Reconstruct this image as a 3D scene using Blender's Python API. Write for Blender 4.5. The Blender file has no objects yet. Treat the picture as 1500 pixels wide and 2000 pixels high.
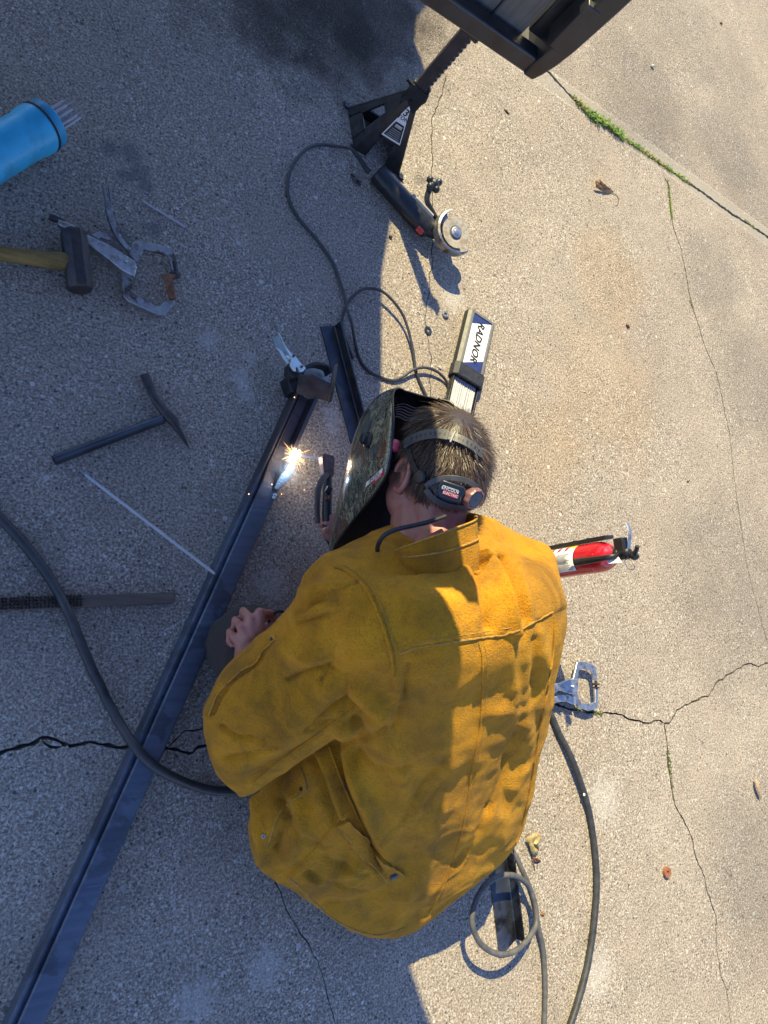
import bpy, bmesh, math, random
import numpy as np
from mathutils import Vector, Matrix, geometry
from mathutils.bvhtree import BVHTree
from mathutils.kdtree import KDTree

random.seed(7); rng = np.random.default_rng(7)
C = bpy.context.scene.collection
sc = bpy.context.scene

# ------------------------------------------------------------------ camera, light, exposure
CAM_H, FPX, NADIR = 1.6, 1400.0, (-150.0, 1300.0)      # photo pixels (1500 x 2000)
_d = np.array([NADIR[0]-750, -(NADIR[1]-1000), -FPX]); _zc = -_d/np.linalg.norm(_d)
_xc = np.array([1.0, 0, 0])-_zc*_zc[0]; _xc /= np.linalg.norm(_xc); _yc = np.cross(_zc, _xc)
ROT = np.stack([_xc, _yc, _zc])
EYE = np.array([0, 0, CAM_H])
cd = bpy.data.cameras.new('camera'); cam = bpy.data.objects.new('camera', cd); C.objects.link(cam)
cam.matrix_world = Matrix.Translation(EYE) @ Matrix(ROT.tolist()).to_4x4()
cd.sensor_fit = 'VERTICAL'; cd.sensor_height = 24.0; cd.lens = FPX/2000*24.0
cd.clip_start = 0.02; cd.clip_end = 500
sc.camera = cam

SUN = (0.43, -1.0)                                     # shadow displacement per metre of height
sun_el = math.atan(1/math.hypot(*SUN))
world = bpy.data.worlds.new('World'); sc.world = world; world.use_nodes = True
nt = world.node_tree; bgn = nt.nodes['Background']
sky = nt.nodes.new('ShaderNodeTexSky'); sky.sky_type = 'NISHITA'; sky.sun_disc = False
sky.sun_elevation = sun_el; sky.sun_rotation = math.atan2(-SUN[0], -SUN[1])
sky.air_density = 1.0; sky.dust_density = 0.1; sky.ozone_density = 3.2
tint = nt.nodes.new('ShaderNodeMix'); tint.data_type = 'RGBA'; tint.blend_type = 'MULTIPLY'; tint.inputs[0].default_value = 1.0; tint.inputs[7].default_value = (.93, .93, 1.13, 1)   # white balance of the sky
nt.links.new(sky.outputs[0], tint.inputs[6]); nt.links.new(tint.outputs[2], bgn.inputs[0]); bgn.inputs[1].default_value = 0.119
sl = bpy.data.lights.new('sun', 'SUN'); sun = bpy.data.objects.new('sun', sl); C.objects.link(sun)
sl.energy = 4.7; sl.angle = math.radians(0.53); sl.color = (1.0, 0.87, 0.50)
sun.rotation_euler = Vector((SUN[0], SUN[1], -1.0)).to_track_quat('-Z', 'Y').to_euler()
sun.location = (-2, 5, 6)
sc.view_settings.view_transform = 'Standard'; sc.view_settings.look = 'None'
sc.view_settings.gamma = 1.0; sc.view_settings.use_curve_mapping = False
sc.view_settings.exposure = 1.07

# ------------------------------------------------------------------ small maths
def G(px, py, z=0.0):
    """the point at height z on the sight line of a photo pixel"""
    v = ROT @ np.array([px-750, -(py-1000), -FPX]); return EYE + v*((z-CAM_H)/v[2])
def proj(P):
    P = np.atleast_2d(np.asarray(P, float)); v = (P-EYE) @ ROT
    return np.stack([750+FPX*v[:, 0]/-v[:, 2], 1000-FPX*v[:, 1]/-v[:, 2]], 1)
def nrm(v):
    v = np.asarray(v, float); return v/max(np.linalg.norm(v), 1e-12)
def path(pts, z=0.0, lift=None):
    """photo pixels (x, y[, z]) -> 3-D points"""
    return np.array([G(p[0], p[1], p[2] if len(p) > 2 else z) for p in pts])
def crom(P, n, closed=False):
    """Catmull-Rom through rows of P, n samples evenly by arc length"""
    P = np.asarray(P, float); m = len(P)
    if m == 2 and not closed:
        t = np.linspace(0, 1, n)[:, None]; return P[0]*(1-t)+P[1]*t
    segs = m if closed else m-1; out = []
    for i in range(segs):
        if closed: a, b, c, d = P[(i-1) % m], P[i], P[(i+1) % m], P[(i+2) % m]
        else: a, b, c, d = P[max(i-1, 0)], P[i], P[i+1], P[min(i+2, m-1)]
        for t in np.linspace(0, 1, 24, endpoint=False):
            out.append(0.5*((2*b)+(-a+c)*t+(2*a-5*b+4*c-d)*t*t+(-a+3*b-3*c+d)*t**3))
    if not closed: out.append(P[-1])
    out = np.array(out)
    if closed: out = np.vstack([out, out[:1]])
    k = min(3, out.shape[1])
    s = np.concatenate([[0], np.cumsum(np.linalg.norm(np.diff(out[:, :k], axis=0), axis=1))])
    q = np.linspace(0, s[-1], n, endpoint=not closed)
    return np.stack([np.interp(q, s, out[:, j]) for j in range(out.shape[1])], 1)
def cint(vals, n):
    """smooth interpolation of station values to n rows (uniform parameter)"""
    V = np.asarray(vals, float); V = V.reshape(len(V), -1); m = len(V); out = np.zeros((n, V.shape[1]))
    for r, s in enumerate(np.linspace(0, m-1, n)):
        i = min(int(s), m-2); t = s-i
        a, b, c, d = V[max(i-1, 0)], V[i], V[i+1], V[min(i+2, m-1)]
        out[r] = 0.5*((2*b)+(-a+c)*t+(2*a-5*b+4*c-d)*t*t+(-a+3*b-3*c+d)*t**3)
    return out

# ------------------------------------------------------------------ objects
ORG = {}
def thing(name, label, cat, at, group=None):
    o = bpy.data.objects.new(name, None); o.empty_display_size = 0.05
    o.location = at; C.objects.link(o); ORG[o.name] = np.asarray(at, float)
    o['label'] = label; o['category'] = cat
    if group: o['group'] = group
    return o
class MB:
    def __init__(s): s.v = []; s.f = []; s.n = 0
    def add(s, V, F):
        V = np.asarray(V, float); s.v.append(V); s.f += [tuple(int(i)+s.n for i in f) for f in F]; s.n += len(V); return s
    def box(s, c, ax, ay, az, hx, hy, hz):
        c = np.asarray(c, float); ax, ay, az = nrm(ax)*hx, nrm(ay)*hy, nrm(az)*hz
        V = [c+i*ax+j*ay+k*az for k in (-1, 1) for j in (-1, 1) for i in (-1, 1)]
        return s.add(V, [(0, 2, 3, 1), (4, 5, 7, 6), (0, 1, 5, 4), (2, 6, 7, 3), (0, 4, 6, 2), (1, 3, 7, 5)])
    def bar(s, a, b, w, h, up=(0, 0, 1)):
        a = np.asarray(a, float); b = np.asarray(b, float); x = nrm(b-a); y = nrm(np.cross(up, x)); z = np.cross(x, y)
        return s.box((a+b)/2, x, y, z, np.linalg.norm(b-a)/2, w/2, h/2)
    def loft(s, R, cap=True, closed=True):
        R = np.asarray(R, float); n, m = R.shape[:2]; F = []
        mm = m if closed else m-1
        for i in range(n-1):
            for j in range(mm):
                k = (j+1) % m; F.append((i*m+j, i*m+k, (i+1)*m+k, (i+1)*m+j))
        if cap and closed: F += [tuple(range(m-1, -1, -1)), tuple(range((n-1)*m, n*m))]
        return s.add(R.reshape(-1, 3), F)
    def tube(s, P, r, seg=10, cap=True, ell=None, up=None):
        P = np.asarray(P, float); n = len(P); r = np.broadcast_to(np.asarray(r, float), (n,))
        T = np.gradient(P, axis=0); T /= np.maximum(np.linalg.norm(T, axis=1), 1e-9)[:, None]
        u = np.cross(T[0], up if up is not None else (0, 0, 1.0))
        if np.linalg.norm(u) < 1e-3: u = np.cross(T[0], (1.0, 0, 0))
        u = nrm(u); a = np.linspace(0, 2*math.pi, seg, endpoint=False); R = []
        for i in range(n):
            u = nrm(u-T[i]*np.dot(u, T[i])); w = np.cross(T[i], u); e = ell if ell else 1.0
            R.append(P[i]+r[i]*(np.cos(a)[:, None]*u+e*np.sin(a)[:, None]*w))
        return s.loft(R, cap)
    def lathe(s, o, axis, prof, seg=24, cap=True, ref=None):
        axis = nrm(axis); u = np.cross(axis, ref if ref is not None else ((0, 0, 1) if abs(axis[2]) < .9 else (1, 0, 0))); u = nrm(u); w = np.cross(axis, u)
        a = np.linspace(0, 2*math.pi, seg, endpoint=False); o = np.asarray(o, float)
        return s.loft([o+axis*h+r*(np.cos(a)[:, None]*u+np.sin(a)[:, None]*w) for r, h in prof], cap)
    def ring(s, o, axis, ri, ro, h, seg=24):
        """washer: closed profile swept round the axis"""
        axis = nrm(axis); u = nrm(np.cross(axis, (0, 0, 1) if abs(axis[2]) < .9 else (1, 0, 0))); w = np.cross(axis, u); o = np.asarray(o, float)
        R = []
        for t in np.linspace(0, 2*math.pi, seg, endpoint=False):
            d = math.cos(t)*u+math.sin(t)*w
            R.append([o+d*ri, o+d*ro, o+d*ro+axis*h, o+d*ri+axis*h])
        R.append(R[0]); return s.loft(R, cap=False)
    def prism(s, top, ext):
        """closed outline (3-D points) pushed along ext"""
        top = np.asarray(top, float); m = len(top); bot = top+np.asarray(ext, float)
        ctr = np.cross(top[1]-top[0], top[2]-top[1])
        area = sum(np.cross(top[i], top[(i+1) % m]) for i in range(m))
        flip = np.dot(area, ext) > 0
        F = [tuple(range(m)), tuple(range(2*m-1, m-1, -1))]+[(i, i+m, (i+1) % m+m, (i+1) % m) for i in range(m)]
        if flip: F = [f[::-1] for f in F]
        return s.add(np.vstack([top, bot]), F)
    def plate(s, px, ztop, thick):
        return s.prism(path(px, ztop), (0, 0, -thick))
    def ball(s, c, r, ax=None, n=12, m=8):
        ax = np.eye(3) if ax is None else np.asarray(ax); r = np.broadcast_to(np.asarray(r, float), (3,)); R = []
        for t in np.linspace(0.02, math.pi-0.02, m):
            R.append([np.asarray(c)+(r[0]*math.sin(t)*math.cos(p))*ax[0]+(r[1]*math.sin(t)*math.sin(p))*ax[1]-r[2]*math.cos(t)*ax[2] for p in np.linspace(0, 2*math.pi, n, endpoint=False)])
        return s.loft(R)
    def build(s, name, mat, parent=None, smooth=True, bevel=0, angle=35, seg=2, solid=0):
        org = ORG[parent.name] if parent is not None else np.zeros(3)
        V = np.vstack(s.v)-org
        me = bpy.data.meshes.new(name); me.from_pydata(V.tolist(), [], s.f); me.update()
        o = bpy.data.objects.new(name, me); C.objects.link(o)
        for m in (mat if isinstance(mat, (list, tuple)) else [mat]): me.materials.append(m)
        if parent is not None: o.parent = parent
        ORG[o.name] = org
        if smooth:
            me.polygons.foreach_set('use_smooth', [True]*len(me.polygons))
            me.set_sharp_from_angle(angle=math.radians(angle))
        if solid:
            md = o.modifiers.new('solid', 'SOLIDIFY'); md.thickness = solid; md.offset = 0
        if bevel:
            md = o.modifiers.new('bevel', 'BEVEL'); md.width = bevel; md.segments = seg; md.limit_method = 'ANGLE'; md.angle_limit = math.radians(40)
            md.harden_normals = False
        return o
def tag(o, label=None, cat=None, group=None, kind=None):
    for k, v in (('label', label), ('category', cat), ('group', group), ('kind', kind)):
        if v: o[k] = v
    return o
def text_part(name, body, size, origin, xdir, ydir, mat, parent, extr=0.0002, shear=0.0, offset=0.0, spacing=1.0, align='CENTER'):
    cu = bpy.data.curves.new(name, 'FONT'); cu.body = body; cu.size = size; cu.extrude = extr; cu.shear = shear
    cu.offset = offset; cu.space_character = spacing; cu.align_x = align; cu.align_y = 'CENTER'; cu.resolution_u = 3
    cu.materials.append(mat)
    o = bpy.data.objects.new(name, cu); C.objects.link(o)
    x = nrm(xdir); z = nrm(np.cross(x, ydir)); y = np.cross(z, x)
    org = ORG[parent.name] if parent is not None else np.zeros(3)
    M = Matrix([[x[i], y[i], z[i], (np.asarray(origin)-org)[i]] for i in range(3)]+[[0, 0, 0, 1]])
    if parent is not None: o.parent = parent
    bpy.context.view_layer.update(); me = bpy.data.meshes.new_from_object(o.evaluated_get(bpy.context.evaluated_depsgraph_get()))
    bpy.data.objects.remove(o); o = bpy.data.objects.new(name, me); C.objects.link(o)
    if not me.materials: me.materials.append(mat)
    if parent is not None: o.parent = parent
    o.matrix_local = M; ORG[o.name] = org
    return o

# ------------------------------------------------------------------ materials
class NT:
    def __init__(s, name):
        s.m = bpy.data.materials.new(name); s.m.use_nodes = True; s.t = s.m.node_tree; s.b = s.t.nodes['Principled BSDF']
        s.out = s.t.nodes['Material Output']
    def n(s, typ, **kw):
        nd = s.t.nodes.new('ShaderNode'+typ)
        for k, v in kw.items():
            if k[0] == '_': setattr(nd, k[1:], v)
        for k, v in kw.items():
            if k[0] != '_':
                key = int(k[1:]) if k[0] == 'i' and k[1:].isdigit() else k.replace('_', ' ')
                s.set(nd.inputs[key], v)
        return nd
    def set(s, inp, v):
        if hasattr(v, 'is_output') or isinstance(v, bpy.types.NodeSocket): s.t.links.new(v, inp)
        elif isinstance(v, bpy.types.Node): s.t.links.new(v.outputs[0], inp)
        else:
            if inp.type == 'RGBA' and len(v) == 3: v = (*v, 1)
            inp.default_value = v
    def math(s, op, a, b=None, c=None, clamp=False):
        nd = s.t.nodes.new('ShaderNodeMath'); nd.operation = op; nd.use_clamp = clamp
        for i, v in enumerate((a, b, c)):
            if v is not None: s.set(nd.inputs[i], v)
        return nd.outputs[0]
    def mix(s, fac, a, b, mode='MIX'):
        nd = s.t.nodes.new('ShaderNodeMix'); nd.data_type = 'RGBA'; nd.blend_type = mode
        s.set(nd.inputs[0], fac); s.set(nd.inputs[6], a); s.set(nd.inputs[7], b); return nd.outputs[2]
    def ramp(s, fac, stops, interp='LINEAR'):
        nd = s.t.nodes.new('ShaderNodeValToRGB'); cr = nd.color_ramp; cr.interpolation = interp
        while len(cr.elements) > 1: cr.elements.remove(cr.elements[-1])
        for i, (p, c) in enumerate(stops):
            e = cr.elements[0] if i == 0 else cr.elements.new(p); e.position = p
            c = (c, c, c) if np.isscalar(c) else c; e.color = (*c, 1)
        s.set(nd.inputs[0], fac); return nd.outputs[0]
    def noise(s, vec, scale, detail=3, rough=0.55, dist=0.0):
        nd = s.n('TexNoise', Vector=vec, Scale=scale, Detail=detail, Roughness=rough, Distortion=dist); return nd.outputs[0]
    def vor(s, vec, scale, feature='F1', rand=1.0):
        nd = s.n('TexVoronoi', _feature=feature, Vector=vec, Scale=scale, Randomness=rand); return nd
    def obj(s): return s.n('TexCoord').outputs['Object']
    def pos(s): return s.n('NewGeometry').outputs['Position']
    def base(s, **kw):
        for k, v in kw.items(): s.set(s.b.inputs[k.replace('_', ' ')], v)
    def bump(s, h, strength=0.3, dist=0.002, normal=None):
        nd = s.n('Bump', Height=h, Strength=strength, Distance=dist)
        if normal is not None: s.set(nd.inputs['Normal'], normal)
        return nd.outputs[0]
def simple(name, col, rough=0.5, metal=0.0, var=0.25, scale=60, bump=0.0, col2=None, patch=None, **kw):
    t = NT(name); v = t.obj(); n = t.noise(v, scale, 4)
    lo = tuple(c*(1-var) for c in col); hi = tuple(min(c*(1+var), 1) for c in col)
    c = t.ramp(n, [(0.3, lo), (0.7, hi)])
    if col2 is not None:
        p = t.noise(v, patch or 25, 5, 0.65); k = t.ramp(p, [(0.5, 0), (0.62, 1)]); c = t.mix(k, c, col2)
    t.base(Base_Color=c, Metallic=metal, Roughness=t.ramp(n, [(0.2, max(rough-.1, .02)), (0.8, min(rough+.12, 1))]))
    for k, val in kw.items(): t.base(**{k: val})
    if bump: t.base(Normal=t.bump(t.noise(v, scale*4, 3), bump, 0.001))
    return t.m
M = {}
M['black_steel'] = simple('black_steel', (.020, .021, .024), .36, .0, .4, 40, .15, Specular_IOR_Level=.5)
M['mill_steel'] = simple('mill_steel', (.10, .115, .14), .42, .85, .3, 18, .1, (.03, .03, .033), 11)
M['blue_steel'] = simple('blue_steel', (.055, .062, .078), .4, .8, .3, 30, .1, (.09, .085, .08), 20)
M['plated'] = simple('plated', (.52, .52, .52), .38, .9, .15, 60, .1, (.33, .30, .27), 50)
M['old_plated'] = simple('old_plated', (.33, .32, .31), .46, .85, .25, 50, .2, (.12, .085, .06), 34)
M['zinc'] = simple('zinc', (.60, .66, .62), .35, .8, .12, 60, .05)
M['dark_iron'] = simple('dark_iron', (.062, .056, .056), .5, .6, .3, 60, .3, (.085, .062, .05), 40)
M['rust'] = simple('rust', (.24, .105, .05), .85, .1, .4, 120, .5, (.10, .05, .035), 60)
M['orange_rust'] = simple('orange_rust', (.25, .095, .04), .85, 0, .35, 200, .5)
M['rubber'] = simple('rubber', (.020, .021, .023), .55, 0, .3, 80, .1)
M['grey_rubber'] = simple('grey_rubber', (.085, .082, .078), .6, 0, .3, 60, .15)
M['cable'] = simple('cable', (.035, .036, .037), .5, 0, .35, 50, .12)
M['black_plastic'] = simple('black_plastic', (.016, .017, .019), .38, 0, .3, 60, .08)
M['grey_plastic'] = simple('grey_plastic', (.30, .29, .26), .5, 0, .15, 60, .1)
M['red_plastic'] = simple('red_plastic', (.55, .02, .02), .35, 0, .1, 60)
M['blue_plastic'] = simple('blue_plastic', (.04, .40, .62), .36, 0, .12, 22, .05, (.04, .29, .43), 14)
M['red_paint'] = simple('red_paint', (.50, .008, .018), .22, 0, .08, 30, Coat_Weight=.4)
M['white_label'] = simple('white_label', (.72, .71, .68), .5, 0, .06, 90)
M['blue_label'] = simple('blue_label', (.02, .035, .14), .45, 0, .1, 90)
M['black_ink'] = simple('black_ink', (.012, .012, .014), .5, 0, .1, 90)
M['grey_ink'] = simple('grey_ink', (.22, .22, .23), .5, 0, .2, 90)
M['red_ink'] = simple('red_ink', (.5, .02, .03), .5, 0, .1, 90)
M['yellow_ink'] = simple('yellow_ink', (.75, .5, .02), .5, 0, .1, 90)
M['flux'] = simple('flux', (.44, .43, .45), .85, 0, .12, 150, .2)
M['wire'] = simple('wire', (.30, .29, .29), .4, .9, .1, 60)
M['brass_hot'] = simple('brass_hot', (.14, .085, .075), .4, .7, .3, 60, .1)
M['skin'] = simple('skin', (.37, .165, .125), .5, 0, .14, 45, .2, (.31, .105, .085), 22, Subsurface_Weight=.12, Subsurface_Radius=(.01, .004, .002), Subsurface_Scale=.3)
M['pants'] = simple('pants', (.036, .028, .024), .9, 0, .25, 300, .35)
M['boot'] = simple('boot', (.03, .02, .015), .6, 0, .3, 60, .2)
M['pink_plastic'] = simple('pink_plastic', (.55, .06, .09), .4, 0, .12, 80, .15)
M['pale_wood'] = simple('pale_wood', (.2, .14, .1), .8, 0, .2, 60, .2)
M['leaf_tan'] = simple('leaf_tan', (.36, .20, .085), .75, 0, .35, 90, .3, (.16, .07, .03), 70)
M['leaf_yellow'] = simple('leaf_yellow', (.42, .30, .13), .7, 0, .35, 90, .3, (.2, .2, .08), 60)
M['leaf_brown'] = simple('leaf_brown', (.13, .055, .03), .75, 0, .35, 90, .3)
M['bark'] = simple('bark', (.34, .24, .14), .85, 0, .3, 120, .3)
M['stone'] = simple('stone', (.55, .50, .40), .8, 0, .2, 90, .3)
M['grass'] = simple('grass', (.17, .27, .035), .55, 0, .4, 40, 0, (.33, .27, .09), 12)
M['moss'] = simple('moss', (.10, .13, .03), .9, 0, .4, 90, .3)
M['bristle'] = simple('bristle', (.022, .018, .016), .5, .5, .4, 90)

def wood(name, a, b, axis, sc=1.0, worn=None):
    t = NT(name); v = t.obj()
    mp = t.n('Mapping', Vector=v); s = [90*sc]*3; s[axis] = 5*sc; mp.inputs['Scale'].default_value = s
    n = t.noise(mp.outputs[0], 1.0, 6, .65, .4); f = t.noise(v, 30, 3)
    c = t.ramp(n, [(.28, a), (.72, b)]); c = t.mix(t.ramp(f, [(.35, 0), (.7, .5)]), c, worn or a)
    t.base(Base_Color=c, Roughness=.8, Normal=t.bump(n, .5, .0015)); return t.m
M['grey_wood'] = wood('grey_wood', (.07, .063, .057), (.17, .155, .14), 2)
M['brush_wood'] = wood('brush_wood', (.085, .06, .045), (.19, .14, .105), 0)
M['yellow_wood'] = wood('yellow_wood', (.15, .085, .02), (.34, .22, .06), 0, 1.3, (.10, .06, .02))

def suede_mat():
    t = NT('suede'); v = t.pos()
    big = t.noise(v, 5.5, 5, .65, 1.2); mid = t.noise(v, 19, 6, .7, 1.0); fine = t.noise(v, 240, 3, .75); fib = t.noise(v, 520, 2, .6)
    c = t.ramp(big, [(.30, (.26, .116, .014)), (.42, (.43, .190, .013)), (.56, (.57, .250, .012)), (.70, (.67, .315, .018))])
    c = t.mix(t.ramp(mid, [(.49, 0), (.72, .6)]), c, (.185, .095, .022))
    g = t.noise(v, 13, 4, .6); c = t.mix(t.ramp(g, [(.56, 0), (.74, .5)]), c, (.235, .135, .03))
    o = t.noise(v, 9.5, 3, .5, .8); c = t.mix(t.ramp(o, [(.57, 0), (.7, .55)]), c, (.56, .25, .008))
    c = t.mix(t.ramp(fine, [(.32, .36), (.50, 0)]), c, (.19, .09, .006))
    c = t.mix(t.ramp(fib, [(.60, 0), (.78, .34)]), c, (.72, .43, .07))
    spots = t.vor(v, 55); sp = t.math('LESS_THAN', spots.outputs['Distance'], .06); pick = t.math('GREATER_THAN', t.n('SeparateColor', Color=spots.outputs['Color']).outputs[0], .74)
    c = t.mix(t.math('MULTIPLY', sp, pick), c, (.07, .05, .025))
    b1 = t.bump(mid, .35, .006); b2 = t.bump(t.math('ADD', fine, t.math('MULTIPLY', fib, .5)), .9, .0048, b1)
    t.base(Base_Color=c, Roughness=.95, Normal=b2, Specular_IOR_Level=.12, Sheen_Weight=.16, Sheen_Roughness=.5, Sheen_Tint=(1.0, .78, .35, 1))
    return t.m
M['suede'] = suede_mat()
M['suede_edge'] = simple('suede_edge', (.44, .22, .028), .95, 0, .3, 300, .6, (.26, .15, .05), 60)

def camo_mat():
    t = NT('camo'); v = t.obj()
    w = t.n('VectorMath', _operation='ADD', i0=v, i1=t.n('VectorMath', _operation='SCALE', i0=t.n('TexNoise', Vector=v, Scale=22.0, Detail=3.0).outputs[1], Scale=.045).outputs[0]).outputs[0]
    mp = t.n('Mapping', Vector=w); mp.inputs['Scale'].default_value = (1.0, .45, 1.0)
    a = t.noise(mp.outputs[0], 26, 5, .62, 1.6); b = t.noise(mp.outputs[0], 55, 4, .6, 1.8); vo = t.vor(mp.outputs[0], 95)
    c = t.ramp(a, [(.28, (.008, .009, .007)), (.37, (.06, .065, .035)), (.41, (.016, .017, .012)), (.45, (.17, .165, .09)), (.50, (.03, .03, .02)), (.54, (.30, .285, .17)), (.60, (.11, .08, .04)), (.66, (.03, .03, .02))])
    c = t.mix(t.ramp(b, [(.56, 0), (.60, .9)]), c, (.010, .011, .009))
    c = t.mix(t.ramp(t.noise(mp.outputs[0], 16, 3), [(.56, 0), (.62, .8)]), c, (.13, .055, .02))
    c = t.mix(t.ramp(t.noise(v, 20, 2), [(.58, 0), (.66, .6)]), c, (.06, .085, .08))
    t.base(Base_Color=c, Roughness=.16, Coat_Weight=.5, Coat_Roughness=.06); return t.m
M['camo'] = camo_mat()

def hair_mat():
    t = NT('hair'); at = t.n('Attribute', _attribute_name='tone'); c = t.ramp(at.outputs['Fac'], [(0, (.024, .014, .009)), (.5, (.080, .050, .029)), (1, (.26, .175, .10))])
    t.base(Base_Color=c, Roughness=.42, Specular_IOR_Level=.5); return t.m
M['hair'] = hair_mat()
def emit(name, col, k):
    t = NT(name); t.base(Base_Color=(0, 0, 0), Emission_Color=col, Emission_Strength=k); return t.m
M['arc'] = emit('arc', (1, .84, .62), 95); M['spark'] = emit('spark', (1, .45, .12), 7); M['hot'] = emit('hot', (1, .5, .2), 3)
# ------------------------------------------------------------------ the concrete drive
JOINT = path([(740, -90), (960, 67), (1073, 143), (1117, 190), (1170, 235), (1223, 273), (1310, 333), (1370, 375), (1433, 420), (1500, 463), (1640, 560)])[:, :2]
jd = nrm(JOINT[-1]-JOINT[0]); jn = np.array([-jd[1], jd[0]]); jc = float(np.mean(JOINT @ jn))
CR = []   # crack polylines: (points px, width start, width end in metres, depth, jitter)
CR.append(([(-60, 1478), (0, 1471), (19, 1466), (37, 1458), (62, 1455), (78, 1441), (97, 1440), (116, 1442), (138, 1453), (168, 1451), (190, 1447), (213, 1455), (239, 1458), (258, 1456), (300, 1458), (328, 1460), (358, 1468), (373, 1473), (396, 1456), (425, 1452), (480, 1462), (540, 1470)], .0085, .005, .012, .0022))
CR.append(([(80, 1443), (92, 1455), (106, 1460), (122, 1458), (138, 1454)], .005, .005, .008, .001))
CR.append(([(330, 1460), (341, 1445), (358, 1428), (392, 1425), (430, 1420)], .0035, .003, .006, .0012))
CR.append(([(1040, 1375), (1075, 1372), (1110, 1386), (1150, 1390), (1170, 1392), (1204, 1392), (1226, 1402), (1260, 1413), (1286, 1407), (1296, 1411), (1312, 1407), (1320, 1389), (1350, 1372), (1384, 1358), (1399, 1334), (1436, 1310), (1462, 1295), (1481, 1301), (1500, 1295), (1570, 1275)], .0060, .0045, .012, .002))
CR.append(([(1296, 1411), (1303, 1445), (1305, 1490), (1311, 1531), (1318, 1572), (1335, 1602), (1350, 1632), (1357, 1666), (1372, 1704), (1384, 1749), (1399, 1794), (1399, 1835), (1406, 1895), (1421, 1947), (1425, 1981), (1432, 2050)], .0062, .0024, .012, .0018))
CR.append(([(1298, 345), (1305, 360), (1310, 390), (1312, 430), (1317, 450), (1328, 477), (1337, 517), (1343, 557), (1350, 590), (1375, 670), (1400, 730), (1425, 850), (1437, 960), (1460, 1110), (1480, 1190), (1497, 1250), (1520, 1300)], .0055, .0022, .01, .002))
CR.append(([(872, 145), (860, 195), (842, 235), (843, 260), (844, 332), (845, 420), (843, 496), (844, 519), (840, 536), (838, 566), (834, 589), (830, 628), (837, 667), (842, 698), (839, 760), (846, 830)], .0034, .0026, .006, .0016))
CR.append(([(528, 1690), (545, 1745), (575, 1802), (597, 1840), (622, 1885), (632, 1920), (645, 1960), (662, 2030)], .0024, .002, .006, .0016))
CR.append(([(195, -30), (235, 90), (300, 150)], .0012, .001, .004, .001))

def build_ground():
    V = []; E = []; cen = []
    def strip(pl, w0, w1, jit, depth, mat):
        P = np.asarray(pl, float); s = np.concatenate([[0], np.cumsum(np.linalg.norm(np.diff(P, axis=0), axis=1))])
        n = max(int(s[-1]/.009), 4); q = np.linspace(0, s[-1], n); P = np.stack([np.interp(q, s, P[:, i]) for i in (0, 1)], 1)
        nj = rng.normal(0, jit, n); nj = np.convolve(nj, [.25, .5, .25], 'same')*1.6
        T = np.gradient(P, axis=0); T /= np.linalg.norm(T, axis=1)[:, None]; N = np.stack([-T[:, 1], T[:, 0]], 1)
        P = P+N*nj[:, None]; w = np.linspace(w0, w1, n)*(.55+.9*rng.random(n)); w[0] = w[-1] = .0006
        base = len(V)
        for k, off in ((0, -.5), (1, 0), (2, .5)):
            for i in range(n):
                V.append(tuple(P[i]+N[i]*w[i]*off)); 
            E.extend([(base+k*n+i, base+k*n+i+1) for i in range(n-1)])
        for i in range(n): cen.append((P[i], w[i]/2, depth, mat))
    for pl, w0, w1, dep, jit in CR: strip([G(*p)[:2] for p in pl], w0, w1, jit, dep, 1)
    strip(JOINT, .013, .013, .0016, .006, 1)
    for x in (-60, 60):
        for y in (-60, 60): V.append((x, y))
    for x in np.linspace(-1, 5, 25):
        for y in np.linspace(-2, 5, 29): V.append((x+rng.normal(0, .02), y+rng.normal(0, .02)))
    vo, eo, fo, *_ = geometry.delaunay_2d_cdt([Vector(v) for v in V], E, [], 0, 1e-6)
    kd = KDTree(len(cen))
    for i, (p, *_r) in enumerate(cen): kd.insert((p[0], p[1], 0), i)
    kd.balance()
    verts = []
    for v in vo:
        co, i, d = kd.find((v[0], v[1], 0)); p, hw, dep, _m = cen[i]
        verts.append((v[0], v[1], -dep if d < hw*.45 else 0.0))
    me = bpy.data.meshes.new('ground'); me.from_pydata(verts, [], [tuple(f) for f in fo]); me.update()
    for p in me.polygons:
        c = p.center; co, i, d = kd.find((c[0], c[1], 0)); pz = min(verts[k][2] for k in p.vertices)
        p.material_index = 1 if pz < -1e-4 else 0
    o = bpy.data.objects.new('ground', me); C.objects.link(o); o['kind'] = 'structure'
    return o

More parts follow.
